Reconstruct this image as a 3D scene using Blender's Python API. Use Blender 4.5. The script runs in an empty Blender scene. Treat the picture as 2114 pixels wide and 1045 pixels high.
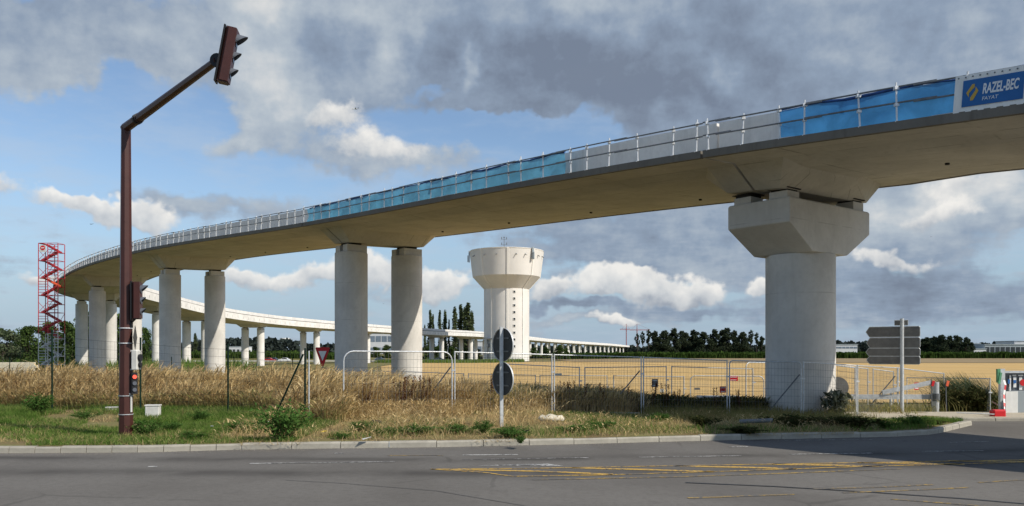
import bpy, math, random
import numpy as np
from mathutils import Vector, Matrix
random.seed(7); rng = np.random.default_rng(7)
R = math.radians
sc = bpy.context.scene
col = sc.collection

# ------------------------------------------------------------------ camera
F = 1700.0; CX = 1057.0; HY = 728.0; CZ = 2.0
cam = bpy.data.cameras.new('camera'); camo = bpy.data.objects.new('camera', cam); col.objects.link(camo)
cam.sensor_width = 36; cam.lens = 36 * F / 2114
cam.shift_y = (HY - 522.5) / 2114
cam.clip_start = 0.1; cam.clip_end = 12000
camo.location = (0, 0, CZ); camo.rotation_euler = (R(90), 0, 0)
sc.camera = camo

# ------------------------------------------------------------------ world, sun, exposure
SUN_B, SUN_EL = R(30), R(40)          # sun stands to the right, a little behind the viewer
sdir = Vector((math.cos(SUN_B) * math.cos(SUN_EL), -math.sin(SUN_B) * math.cos(SUN_EL), math.sin(SUN_EL)))
sun = bpy.data.lights.new('sun', 'SUN'); suno = bpy.data.objects.new('sun', sun); col.objects.link(suno)
sun.energy = 4.6; sun.angle = R(0.53); sun.color = (1.0, 0.93, 0.82)
suno.rotation_euler = sdir.to_track_quat('Z', 'Y').to_euler(); suno.location = (60, -40, 80)
sc.view_settings.view_transform = 'Standard'; sc.view_settings.look = 'None'
sc.view_settings.exposure = 0.0; sc.view_settings.gamma = 1.0; sc.view_settings.use_curve_mapping = False

def azel(x, y):
    return math.atan2(x - CX, F), math.atan2(HY - y, math.hypot(F, x - CX))

class NT:
    def __init__(s, tree): s.t = tree; s.n = tree.nodes; s.l = tree.links
    def node(s, typ, **kw):
        n = s.n.new(typ)
        for k, v in kw.items(): setattr(n, k, v)
        return n
    def put(s, sock, v):
        if isinstance(v, bpy.types.NodeSocket): s.l.new(v, sock)
        elif v is not None: sock.default_value = v
    def m(s, op, a, b=None, c=None, clamp=False):
        n = s.node('ShaderNodeMath', operation=op, use_clamp=clamp)
        s.put(n.inputs[0], a); s.put(n.inputs[1], b); s.put(n.inputs[2], c)
        return n.outputs[0]
    def noise(s, vec, scale, detail=4, rough=.55, dist=0):
        n = s.node('ShaderNodeTexNoise'); s.put(n.inputs['Vector'], vec)
        n.inputs['Scale'].default_value = scale; n.inputs['Detail'].default_value = detail
        n.inputs['Roughness'].default_value = rough; n.inputs['Distortion'].default_value = dist
        return n
    def mix(s, fac, a, b, mode='MIX'):
        n = s.node('ShaderNodeMix', data_type='RGBA', blend_type=mode)
        s.put(n.inputs[0], fac); s.put(n.inputs[6], a); s.put(n.inputs[7], b)
        return n.outputs[2]
    def sstep(s, v, a, b, lo=0, hi=1):
        n = s.node('ShaderNodeMapRange', interpolation_type='SMOOTHSTEP')
        s.put(n.inputs[0], v); n.inputs[1].default_value = a; n.inputs[2].default_value = b
        n.inputs[3].default_value = lo; n.inputs[4].default_value = hi
        return n.outputs[0]

sc.cycles.max_bounces = 6; sc.cycles.diffuse_bounces = 2; sc.cycles.glossy_bounces = 2; sc.cycles.transmission_bounces = 4; sc.cycles.transparent_max_bounces = 12
w = bpy.data.worlds.new('World'); sc.world = w; w.use_nodes = True
T = NT(w.node_tree); T.n.clear()
sky = T.node('ShaderNodeTexSky', sky_type='NISHITA', sun_disc=False)
sky.sun_elevation = SUN_EL; sky.sun_rotation = R(90) + SUN_B
sky.air_density = 1.0; sky.dust_density = 0.6; sky.ozone_density = 1.6; sky.altitude = 150
skyc = T.mix(1.0, sky.outputs[0], (0.128, 0.132, 0.136, 1), 'MULTIPLY')
tc = T.node('ShaderNodeTexCoord'); dirv = tc.outputs['Generated']
sep = T.node('ShaderNodeSeparateXYZ'); T.put(sep.inputs[0], dirv)
dx, dy, dz = sep.outputs
az = T.m('ARCTAN2', dx, dy); el = T.m('ARCSINE', dz)
# cloud plane coordinates: the layer flattens towards the horizon
zz = T.m('ADD', T.m('MAXIMUM', dz, 0.0), 0.16)
cv = T.node('ShaderNodeCombineXYZ'); T.put(cv.inputs[0], T.m('DIVIDE', dx, zz)); T.put(cv.inputs[1], T.m('DIVIDE', dy, zz)); T.put(cv.inputs[2], T.m('MULTIPLY', dz, 1.5))
cvec = cv.outputs[0]
wn = T.noise(dirv, 11, 4, .62)
ws = T.node('ShaderNodeSeparateColor'); T.put(ws.inputs[0], wn.outputs[1])
WA = 0.085
wv_ = T.node('ShaderNodeCombineXYZ')
T.put(wv_.inputs[0], T.m('ADD', az, T.m('MULTIPLY', T.m('SUBTRACT', ws.outputs[0], .5), WA * 1.5)))
T.put(wv_.inputs[1], T.m('ADD', el, T.m('MULTIPLY', T.m('SUBTRACT', ws.outputs[1], .5), WA)))
def vm(op, a_, b_=None, c_=None):
    n_ = T.node('ShaderNodeVectorMath', operation=op)
    for k_, v_ in enumerate((a_, b_, c_)):
        if v_ is not None: T.put(n_.inputs[k_], v_)
    return n_
# cloud banks: image-independent directions of the cloud masses (azimuth, elevation), half sizes in px/F, density, brightness
banks = [
    (1230, 636, 210, 12, .6, -.10), (640, 600, 200, 30, .25, .05), (1760, 600, 90, 22, .4, .02), (450, 420, 120, 16, .35, .10), (720, 655, 60, 14, .4, .2), (1200, 668, 130, 10, .5, .22),
    # higher broken layer
    (975, 140, 30, 28, .5, .46), (805, 115, 34, 40, .35, .32), (850, 70, 40, 22, .3, .25),
    (540, 130, 70, 60, .6, .30), (600, 200, 110, 40, .5, .26), (500, 285, 110, 44, .45, .22), (850, 325, 140, 40, .6, .26),
    (110, 140, 130, 52, .75, .22), (70, 40, 200, 40, .8, -.06), (360, 70, 130, 45, .5, .12), (540, 30, 60, 24, .5, .34), (720, 20, 130, 26, .6, .26),
    (900, 100, 240, 70, .8, .0), (1150, 125, 330, 90, .9, -.19), (1420, 180, 300, 75, .9, -.23), (1240, 20, 180, 28, .5, .22), (1500, 165, 36, 26, .4, .26), 
    (1800, 80, 330, 110, .8, .02), (960, 215, 110, 22, .5, .06),
    # grey layer below the deck
    (1500, 470, 260, 70, .7, .02), (1900, 440, 260, 60, .8, .18), (1960, 400, 130, 40, .5, .22), (2050, 360, 90, 26, .4, .3), (1990, 375, 30, 14, .3, -.35), (1900, 620, 260, 50, .5, -.06), (1230, 520, 160, 50, .5, -.03), (1850, 600, 60, 40, .4, -.2),
    # clear gaps
    (250, 150, 60, 40, -.6, 0), (20, 100, 60, 20, -.2, 0), (330, 240, 150, 44, -.6, 0), (120, 250, 160, 50, -.5, 0), (420, 355, 260, 26, -.45, 0), (1120, 270, 170, 40, -.9, 0), (900, 192, 70, 13, -.55, 0), (640, 660, 220, 22, -.4, 0), 
]
def vscale(v_, g_):
    n_ = T.node('ShaderNodeVectorMath', operation='SCALE'); T.put(n_.inputs[0], v_); T.put(n_.inputs['Scale'], g_); return n_.outputs[0]
# cumulus with lit tops and grey bases: azimuth, elevation, half sizes, strength
cumulus = [(1290, 574, 74, 30, 1.0), (1385, 590, 70, 28, 1.0), (1240, 598, 44, 20, .8), (1120, 606, 42, 18, .9), (1560, 574, 30, 18, 1.0), (1850, 542, 60, 20, .8), (640, 588, 84, 30, .95), (745, 562, 46, 40, .95), (900, 582, 70, 32, .95), (508, 580, 46, 24, .85),
           (85, 582, 48, 15, .8), (195, 414, 66, 18, .9), (288, 452, 84, 28, 1.0), (20, 386, 60, 22, .7), (1272, 672, 60, 13, .85), (690, 228, 90, 30, .62), (810, 305, 130, 36, .62), (1960, 440, 90, 24, .6), (1990, 385, 60, 18, .6)]
acc2 = (0.0, 0.0, 0.0)
for (bx, by, bw, bh, dw) in cumulus:
    a0, e0 = azel(bx, by); sx_, sy_ = F / bw, F / bh
    q_ = vm('MULTIPLY_ADD', wv_.outputs[0], (sx_, sy_, 0), (-a0 * sx_, -e0 * sy_, 0)).outputs[0]
    g = T.m('POWER', .4493, vm('DOT_PRODUCT', q_, q_).outputs['Value'])
    # vector (strength, height within the cloud, weight)
    acc2 = vm('ADD', acc2, vscale(vm('MULTIPLY_ADD', q_, (0, 1, 0), (dw, 0, 1)).outputs[0], g)).outputs[0]
cs_ = T.node('ShaderNodeSeparateXYZ'); T.put(cs_.inputs[0], acc2)
acc = (0.0, 0.0, 0.0)
for (bx, by, bw, bh, dw, bv) in banks:
    a0, e0 = azel(bx, by); sx_, sy_ = F / bw, F / bh
    q_ = vm('MULTIPLY_ADD', wv_.outputs[0], (sx_, sy_, 0), (-a0 * sx_, -e0 * sy_, 0)).outputs[0]
    g = T.m('POWER', .4493, vm('DOT_PRODUCT', q_, q_).outputs['Value'])
    acc = vm('ADD', acc, vscale((dw, bv, 0), g)).outputs[0]
asp = T.node('ShaderNodeSeparateXYZ'); T.put(asp.inputs[0], acc); dens, bri = asp.outputs[0], asp.outputs[1]
n1 = T.noise(cvec, 1.15, 3, .55); n2 = T.noise(cvec, 3.2, 5, .6); n3 = T.noise(dirv, 14, 7, .62)
n2b = T.noise(vm('ADD', cvec, (.055, -.03, .03)).outputs[0], 3.2, 3, .6); n3b = T.noise(vm('ADD', dirv, (.016, -.006, .012)).outputs[0], 14, 4, .60)
dd = T.m('ADD', dens, T.m('MULTIPLY', T.m('SUBTRACT', n1.outputs[0], .5), 1.3))
dd = T.m('ADD', dd, T.m('MULTIPLY', T.m('SUBTRACT', n2.outputs[0], .5), .75))
dd = T.m('ADD', dd, T.m('MULTIPLY', T.m('SUBTRACT', n3.outputs[0], .5), .95))
alpha = T.sstep(dd, 0.06, 0.42)
bb = T.m('ADD', bri, T.m('MULTIPLY', T.m('SUBTRACT', n1.outputs[0], .5), .35))
bb = T.m('ADD', bb, T.m('MULTIPLY', T.m('SUBTRACT', n2.outputs[0], .5), .18))
bb = T.m('ADD', bb, T.m('MULTIPLY', T.m('SUBTRACT', n3.outputs[0], .5), .12))
bb = T.m('ADD', bb, T.m('MULTIPLY', T.m('SUBTRACT', n2.outputs[0], n2b.outputs[0]), .40))
bb = T.m('ADD', bb, T.m('MULTIPLY', T.m('SUBTRACT', n3.outputs[0], n3b.outputs[0]), .65))
bb = T.m('ADD', bb, 0.31, clamp=True)
rp = T.node('ShaderNodeValToRGB'); T.put(rp.inputs[0], bb)
e = rp.color_ramp.elements
e[0].position = 0; e[0].color = (.185, .225, .30, 1); e[1].position = 1; e[1].color = (.83, .81, .77, 1)
q = e.new(.28); q.color = (.275, .345, .45, 1); q = e.new(.6); q.color = (.47, .53, .59, 1)
haz = T.sstep(el, 0.0, 0.22, .85, 0)
skyh = T.mix(haz, skyc, (.31, .435, .59, 1))
veil = T.m('MULTIPLY', T.sstep(n2.outputs[0], .38, .68), .34)
skyv = T.mix(veil, skyh, (.50, .58, .68, 1))
fin = T.mix(T.m('MULTIPLY', alpha, .95), skyv, rp.outputs[0])
dc = T.m('ADD', cs_.outputs[0], T.m('MULTIPLY', T.m('SUBTRACT', n3.outputs[0], .5), 1.25))
dc = T.m('ADD', dc, T.m('MULTIPLY', T.m('SUBTRACT', n2.outputs[0], .5), .3))
ca = T.sstep(dc, .34, .68)
hq = T.m('DIVIDE', cs_.outputs[1], T.m('ADD', cs_.outputs[2], .15))
cb_ = T.m('ADD', T.m('MULTIPLY', hq, .55), .62)
cb_ = T.m('ADD', cb_, T.m('MULTIPLY', T.m('SUBTRACT', n3.outputs[0], n3b.outputs[0]), 1.5), clamp=True)
r2 = T.node('ShaderNodeValToRGB'); T.put(r2.inputs[0], cb_); e2 = r2.color_ramp.elements
e2[0].position = 0; e2[0].color = (.30, .34, .41, 1); e2[1].position = 1; e2[1].color = (.90, .88, .84, 1); q2 = e2.new(.45); q2.color = (.60, .62, .64, 1)
fin = T.mix(T.m('MULTIPLY', ca, .92), fin, r2.outputs[0])
bg = T.node('ShaderNodeBackground'); T.put(bg.inputs[0], fin); bg.inputs[1].default_value = 1.0
w.cycles.sampling_method = 'MANUAL'; w.cycles.sample_map_resolution = 256
wo = T.node('ShaderNodeOutputWorld'); T.l.new(bg.outputs[0], wo.inputs[0])

# ------------------------------------------------------------------ helpers
def P(x, D, y=None):
    "pixel column + distance -> world point"
    X = (x - CX) / F * D
    return Vector((X, D, 0 if y is None else CZ + (HY - y) / F * D))

class MB:
    def __init__(s): s.v = []; s.f = []; s.uv = None
    def add(s, vs, fs):
        b = len(s.v); s.v += [tuple(v) for v in vs]; s.f += [tuple(i + b for i in f) for f in fs]; return s
    def box(s, c, d, M=None):
        x, y, z = d[0] / 2, d[1] / 2, d[2] / 2
        vs = [Vector(q) for q in ((-x, -y, -z), (x, -y, -z), (x, y, -z), (-x, y, -z), (-x, -y, z), (x, -y, z), (x, y, z), (-x, y, z))]
        if M is not None: vs = [M @ q for q in vs]
        c = Vector(c)
        return s.add([q + c for q in vs], [(0, 3, 2, 1), (4, 5, 6, 7), (0, 1, 5, 4), (1, 2, 6, 5), (2, 3, 7, 6), (3, 0, 4, 7)])
    def cbox(s, c, d, ch=.02, M=None):
        "box with chamfered vertical and top edges"
        x, y, z = d[0] / 2, d[1] / 2, d[2] / 2
        def ring(a, b, zz, k):
            return [Vector(q) for q in ((-a + k, -b, zz), (a - k, -b, zz), (a, -b + k, zz), (a, b - k, zz), (a - k, b, zz), (-a + k, b, zz), (-a, b - k, zz), (-a, -b + k, zz))]
        rr = [ring(x, y, -z, ch), ring(x, y, z - ch, ch), ring(x - ch, y - ch, z, ch * .6)]
        vs = [q for r_ in rr for q in r_]
        if M is not None: vs = [M @ q for q in vs]
        c = Vector(c); fs = [tuple(range(7, -1, -1)), tuple(range(16, 24))]
        for k in range(2):
            for i in range(8): fs.append((k * 8 + i, k * 8 + (i + 1) % 8, k * 8 + 8 + (i + 1) % 8, k * 8 + 8 + i))
        return s.add([q + c for q in vs], fs)
    def tube(s, a, b, r0, r1=None, n=6, cap=True, ph=0):
        a, b = Vector(a), Vector(b); r1 = r0 if r1 is None else r1
        d = (b - a); d = d.normalized() if d.length > 1e-9 else Vector((0, 0, 1))
        u = d.orthogonal().normalized() if abs(d.z) < .999 else Vector((1, 0, 0)); v = d.cross(u)
        vs = []
        for p, r_ in ((a, r0), (b, r1)):
            for i in range(n):
                t = 2 * math.pi * i / n + ph; vs.append(p + (u * math.cos(t) + v * math.sin(t)) * r_)
        fs = [(i, (i + 1) % n, n + (i + 1) % n, n + i) for i in range(n)]
        if cap: fs += [tuple(range(n - 1, -1, -1)), tuple(range(n, 2 * n))]
        return s.add(vs, fs)
    def path(s, pts, r_, n=6):
        for a, b in zip(pts[:-1], pts[1:]): s.tube(a, b, r_, n=n)
        return s
    def lathe(s, prof, c=(0, 0, 0), n=24, ph=0, cap=True):
        c = Vector(c); vs = []
        for (r_, z) in prof:
            for i in range(n):
                t = 2 * math.pi * i / n + ph; vs.append(c + Vector((r_ * math.cos(t), r_ * math.sin(t), z)))
        fs = []
        for k in range(len(prof) - 1):
            for i in range(n): fs.append((k * n + i, k * n + (i + 1) % n, (k + 1) * n + (i + 1) % n, (k + 1) * n + i))
        if cap: fs += [tuple(range(n - 1, -1, -1)), tuple(range((len(prof) - 1) * n, len(prof) * n))]
        return s.add(vs, fs)
    def prism(s, poly, h, M):
        "poly in local xy, extruded along local z by h, placed by 4x4 M"
        n = len(poly)
        vs = [M @ Vector((x, y, 0)) for x, y in poly] + [M @ Vector((x, y, h)) for x, y in poly]
        return s.add(vs, [tuple(range(n - 1, -1, -1)), tuple(range(n, 2 * n))] + [(i, (i + 1) % n, n + (i + 1) % n, n + i) for i in range(n)])
    def disc(s, c, r_, h, nrm, n=24, sx=1):
        nrm = Vector(nrm).normalized(); s.tube(Vector(c), Vector(c) + nrm * h, r_, n=n); return s
    def build(s, name, mt=None, parent=None, world=True, smooth=False, loc=None):
        me = bpy.data.meshes.new(name)
        o = bpy.data.objects.new(name, me); col.objects.link(o)
        off = Vector((0, 0, 0))
        if parent is not None:
            o.parent = parent
            if world:
                p = parent
                while p is not None: off += p.location; p = p.parent
        elif loc is not None:
            off = Vector(loc); o.location = off
        vs = [(v[0] - off[0], v[1] - off[1], v[2] - off[2]) for v in s.v]
        me.from_pydata(vs, [], s.f)
        if s.uv is not None:
            ul = me.uv_layers.new(name='UVMap')
            idx = np.zeros(len(me.loops), dtype=np.int32); me.loops.foreach_get('vertex_index', idx)
            ul.data.foreach_set('uv', np.array(s.uv, dtype=np.float32)[idx].ravel())
        if mt is not None: me.materials.append(mt)
        if smooth:
            me.polygons.foreach_set('use_smooth', [True] * len(me.polygons))
            if smooth != True: me.set_sharp_from_angle(angle=R(smooth))
        me.update()
        return o

def empty(name, loc, rz=0):
    o = bpy.data.objects.new(name, None); col.objects.link(o); o.location = loc; o.rotation_euler = (0, 0, rz); o.empty_display_size = .3
    return o
def tag(o, label=None, cat=None, group=None, kind=None):
    if label: o['label'] = label
    if cat: o['category'] = cat
    if group: o['group'] = group
    if kind: o['kind'] = kind
    return o
def copy_tree(o, parent=None):
    c = o.copy(); col.objects.link(c); c.parent = parent
    for ch in list(o.children): copy_tree(ch, c)
    return c
def ordn(i):
    W_ = ['first', 'second', 'third', 'fourth', 'fifth', 'sixth', 'seventh', 'eighth', 'ninth', 'tenth', 'eleventh', 'twelfth', 'thirteenth', 'fourteenth', 'fifteenth', 'sixteenth', 'seventeenth', 'eighteenth', 'nineteenth', 'twentieth']
    return W_[i] if i < 20 else ('twenty-' + W_[i - 20] if i < 29 else ('thirtieth' if i == 29 else 'thirty-' + W_[i - 30]))
def textmesh(body, size, name, mt, parent, M, offset=0., shear=0., ext=.002, align='LEFT'):
    cu = bpy.data.curves.new(name, 'FONT'); cu.body = body; cu.size = size; cu.offset = offset; cu.shear = shear; cu.extrude = ext; cu.align_x = align; cu.resolution_u = 3
    tmp = bpy.data.objects.new(name + '_tmp', cu); col.objects.link(tmp)
    dg = bpy.context.evaluated_depsgraph_get(); me = bpy.data.meshes.new_from_object(tmp.evaluated_get(dg))
    bpy.data.objects.remove(tmp); bpy.data.curves.remove(cu)
    me.transform(M); me.materials.clear(); me.materials.append(mt); me.name = name
    o = bpy.data.objects.new(name, me); col.objects.link(o); o.parent = parent
    return o

# ------------------------------------------------------------------ materials
def mat(name, c, rough=.8, var=.15, scale=3., bump=0., bscale=40., metal=0., spec=.3, dirt=None, coord='Object', island=0.):
    m = bpy.data.materials.new(name); m.use_nodes = True; t = NT(m.node_tree)
    b = t.n['Principled BSDF']; b.inputs['Roughness'].default_value = rough; b.inputs['Metallic'].default_value = metal
    b.inputs['Specular IOR Level'].default_value = spec
    tcn = t.node('ShaderNodeTexCoord'); v = tcn.outputs[coord]
    n = t.noise(v, scale, 6, .6)
    lo = tuple(x * (1 - var) for x in c) + (1,); hi = tuple(min(1, x * (1 + var)) for x in c) + (1,)
    cc = t.mix(t.sstep(n.outputs[0], .3, .7), lo, hi)
    if dirt:
        n2 = t.noise(v, scale * .35, 5, .65, .5)
        cc = t.mix(t.m('MULTIPLY', t.sstep(n2.outputs[0], .45, .75), dirt[1]), cc, tuple(dirt[0]) + (1,))
    if island:
        g = t.node('ShaderNodeNewGeometry')
        f = t.node('ShaderNodeMapRange'); t.put(f.inputs[0], g.outputs['Random Per Island']); f.inputs[3].default_value = 1 - island; f.inputs[4].default_value = 1 + island
        cc = t.mix(1.0, cc, f.outputs[0], 'MULTIPLY')
    t.put(b.inputs['Base Color'], cc)
    if bump:
        n3 = t.noise(v, bscale, 5, .6); bp = t.node('ShaderNodeBump'); bp.inputs['Strength'].default_value = bump; bp.inputs['Distance'].default_value = .02
        t.put(bp.inputs['Height'], n3.outputs[0]); t.put(b.inputs['Normal'], bp.outputs[0])
    return m

def leafmat(name, ramp, trans=.3, pos=.35, pscale=.35):
    "foliage: colour ramp driven by a random value per leaf, with patches"
    m = bpy.data.materials.new(name); m.use_nodes = True; t = NT(m.node_tree); t.n.clear()
    g = t.node('ShaderNodeNewGeometry'); tcn = t.node('ShaderNodeTexCoord')
    n = t.noise(g.outputs['Position'], pscale, 3)
    fac = t.m('ADD', t.m('MULTIPLY', g.outputs['Random Per Island'], 1 - pos), t.m('MULTIPLY', t.sstep(n.outputs[0], .3, .7), pos))
    r_ = t.node('ShaderNodeValToRGB'); t.put(r_.inputs[0], fac); el_ = r_.color_ramp.elements
    k = len(ramp)
    el_[0].color = tuple(ramp[0]) + (1,); el_[1].color = tuple(ramp[-1]) + (1,)
    for i in range(1, k - 1): q_ = el_.new(i / (k - 1)); q_.color = tuple(ramp[i]) + (1,)
    d = t.node('ShaderNodeBsdfDiffuse'); tr = t.node('ShaderNodeBsdfTranslucent'); mx = t.node('ShaderNodeMixShader'); mx.inputs[0].default_value = trans
    t.put(d.inputs[0], r_.outputs[0]); t.put(tr.inputs[0], r_.outputs[0])
    t.l.new(d.outputs[0], mx.inputs[1]); t.l.new(tr.outputs[0], mx.inputs[2])
    o = t.node('ShaderNodeOutputMaterial'); t.l.new(mx.outputs[0], o.inputs[0])
    return m

def concrete(name, c, lines=0., streak=.25, pour=0):
    m = bpy.data.materials.new(name); m.use_nodes = True; t = NT(m.node_tree); b = t.n['Principled BSDF']
    b.inputs['Roughness'].default_value = .9; b.inputs['Specular IOR Level'].default_value = .2
    g = t.node('ShaderNodeNewGeometry'); pos = g.outputs['Position']
    n1 = t.noise(pos, .45, 6, .62, .4); n2 = t.noise(pos, 6, 6, .65)
    mp = t.node('ShaderNodeMapping'); t.put(mp.inputs[0], pos); mp.inputs['Scale'].default_value = (3.5, 3.5, .22)
    n3 = t.noise(mp.outputs[0], 1.3, 5, .6)
    a = tuple(x * .88 for x in c) + (1,); h = tuple(min(1, x * 1.08) for x in c) + (1,)
    cc = t.mix(t.sstep(n1.outputs[0], .32, .68), a, h)
    cc = t.mix(t.m('MULTIPLY', t.sstep(n2.outputs[0], .4, .75), .16), cc, (c[0] * .55, c[1] * .52, c[2] * .48, 1))
    cc = t.mix(t.m('MULTIPLY', t.sstep(n3.outputs[0], .5, .78), streak), cc, (c[0] * .5, c[1] * .48, c[2] * .44, 1))
    if pour:
        sz = t.node('ShaderNodeSeparateXYZ'); t.put(sz.inputs[0], pos); fz = t.m('FRACT', t.m('DIVIDE', t.m('ADD', sz.outputs[2], .7), 2.4))
        pl_ = t.m('MULTIPLY', t.m('LESS_THAN', fz, .012), t.sstep(t.noise(pos, 1.5, 3).outputs[0], .35, .6))
        cc = t.mix(t.m('MULTIPLY', pl_, .4), cc, (c[0] * .5, c[1] * .48, c[2] * .45, 1))
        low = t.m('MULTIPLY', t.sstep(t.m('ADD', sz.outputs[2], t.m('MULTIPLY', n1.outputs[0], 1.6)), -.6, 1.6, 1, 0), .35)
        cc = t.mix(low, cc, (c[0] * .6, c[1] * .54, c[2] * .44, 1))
    if lines:
        uv = t.node('ShaderNodeUVMap'); sp = t.node('ShaderNodeSeparateXYZ'); t.put(sp.inputs[0], uv.outputs[0])
        nn = t.noise(pos, .8, 3)
        def ln(s_, per, wd):
            fr = t.m('FRACT', t.m('DIVIDE', s_, per)); return t.m('LESS_THAN', fr, wd / per)
        l1 = ln(sp.outputs[1], 1.05, .035); l2 = ln(sp.outputs[0], 5.4, .07)
        l = t.m('MULTIPLY', t.m('MAXIMUM', l1, l2), t.sstep(nn.outputs[0], .4, .66))
        cc = t.mix(t.m('MULTIPLY', l, lines), cc, (c[0] * .42, c[1] * .40, c[2] * .36, 1))
    t.put(b.inputs['Base Color'], cc)
    n4 = t.noise(pos, 25, 6, .65); bp = t.node('ShaderNodeBump'); bp.inputs['Strength'].default_value = .18; bp.inputs['Distance'].default_value = .02
    t.put(bp.inputs['Height'], n4.outputs[0]); t.put(b.inputs['Normal'], bp.outputs[0])
    return m

M = {}
M['soffit'] = concrete('deck concrete', (.55, .52, .455), lines=.8)
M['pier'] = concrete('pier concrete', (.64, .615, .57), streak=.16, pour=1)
M['fascia'] = concrete('dark streaked edge concrete', (.175, .16, .135), streak=.45)  # darker than the rest of the deck, with stronger streaks
M['parapet'] = concrete('parapet concrete', (.74, .72, .68), streak=.28)
M['white_parapet'] = concrete('pale parapet concrete', (.74, .72, .68), streak=.12)
M['joint'] = mat('bearing rubber', (.035, .033, .03), .9)
M['galv'] = mat('galvanised steel', (.56, .58, .59), .45, .14, 9, metal=.35, spec=.5)
M['galv_dark'] = mat('weathered steel tube', (.16, .17, .18), .5, .2, 8, metal=.3)
M['post_white'] = mat('zinc coated post', (.68, .69, .69), .4, .1, 10, metal=.2)
M['alu_back'] = mat('sign back aluminium', (.19, .185, .175), .5, .12, 5, metal=.35, spec=.4, dirt=((.09, .085, .08), .5))
M['maroon'] = mat('maroon paint', (.060, .019, .014), .42, .12, 4, spec=.4, dirt=((.06, .025, .02), .5))
M['black'] = mat('black plastic', (.018, .018, .02), .5)
M['visor'] = mat('grey visor', (.10, .11, .13), .5)
M['white'] = mat('white paint', (.78, .78, .76), .5, .06, 4)
M['offwhite'] = mat('dusty white', (.60, .59, .55), .7, .12, 5)
M['green_post'] = mat('green coated steel', (.006, .022, .014), .6, .2, 6, spec=.15)
M['red'] = mat('red sign paint', (.55, .02, .025), .45, .08, 3)
M['red_steel'] = mat('red scaffold paint', (.40, .035, .045), .45, .2, 2)
M['orange'] = mat('orange plank', (.75, .14, .06), .6, .15, 3)
M['road'] = None
M['kerb'] = mat('kerb stone', (.37, .345, .285), .9, .16, 2.5, .25, 30, dirt=((.25, .22, .17), .45), coord='Object')
M['kerb_dark'] = mat('older kerb stone', (.32, .30, .255), .9, .2, 2.5, .25, 30, dirt=((.16, .14, .11), .6))
M['tower'] = mat('tower render', (.70, .675, .63), .85, .06, .12, dirt=((.55, .50, .43), .35))
M['tower_trim'] = mat('tower rib render', (.76, .73, .67), .85, .05, .2)
M['glass'] = mat('dark window', (.03, .035, .04), .15, .1, 2, spec=.6)
M['glass_blue'] = mat('blue tinted glazing', (.16, .20, .25), .2, .2, .3, spec=.6)
M['bld'] = mat('pale cladding', (.60, .61, .62), .7, .06, .1)
M['bld_grey'] = mat('grey cladding', (.30, .34, .36), .7, .08, .1)
M['yellow'] = None
M['bark'] = mat('bark', (.055, .043, .032), .95, .3, 3, .4, 20)
M['plate_white'] = mat('white sheet metal', (.80, .80, .77), .45, .05, 3)
M['cable'] = mat('dark cable', (.03, .03, .03), .6)
M['bag'] = mat('dusty sack cloth', (.62, .57, .45), .9, .18, 8, .5, 20)
M['blocks'] = mat('cream concrete block', (.66, .60, .46), .9, .12, 2, .3, 20)
M['tyre'] = mat('tyre rubber', (.02, .02, .02), .8)
M['car_white'] = mat('white car paint', (.78, .78, .78), .25, .03, 1, spec=.5)
M['car_red'] = mat('red car paint', (.40, .03, .03), .25, .03, 1, spec=.5)
M['car_dark'] = mat('dark car paint', (.04, .055, .08), .25, .03, 1, spec=.5)
M['car_grey'] = mat('silver car paint', (.42, .43, .45), .25, .03, 1, spec=.5)
M['crane'] = mat('faded red lattice', (.36, .10, .10), .6)
M['flag_green'] = mat('green tarpaulin', (.10, .30, .16), .7, .2, 6)
M['lens'] = mat('dark lens', (.03, .02, .02), .2, spec=.6)

def netmat(name, c, alpha, tr):
    m = bpy.data.materials.new(name); m.use_nodes = True; t = NT(m.node_tree); t.n.clear()
    g = t.node('ShaderNodeNewGeometry'); n = t.noise(g.outputs['Position'], 1.1, 5, .6, .6)
    cc = t.mix(t.sstep(n.outputs[0], .3, .7), tuple(x * .8 for x in c) + (1,), tuple(min(1, x * 1.15) for x in c) + (1,))
    d = t.node('ShaderNodeBsdfDiffuse'); t.put(d.inputs[0], cc); q_ = t.node('ShaderNodeBsdfTranslucent'); t.put(q_.inputs[0], cc)
    a = t.node('ShaderNodeMixShader'); a.inputs[0].default_value = tr; t.l.new(d.outputs[0], a.inputs[1]); t.l.new(q_.outputs[0], a.inputs[2])
    tp = t.node('ShaderNodeBsdfTransparent'); b_ = t.node('ShaderNodeMixShader'); b_.inputs[0].default_value = alpha
    t.l.new(tp.outputs[0], b_.inputs[1]); t.l.new(a.outputs[0], b_.inputs[2])
    o = t.node('ShaderNodeOutputMaterial'); t.l.new(b_.outputs[0], o.inputs[0]); return m
M['net_blue'] = netmat('blue debris net', (.07, .30, .62), .94, .5)
M['net_pale'] = netmat('faded blue debris net', (.16, .50, .72), .82, .5)

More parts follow.
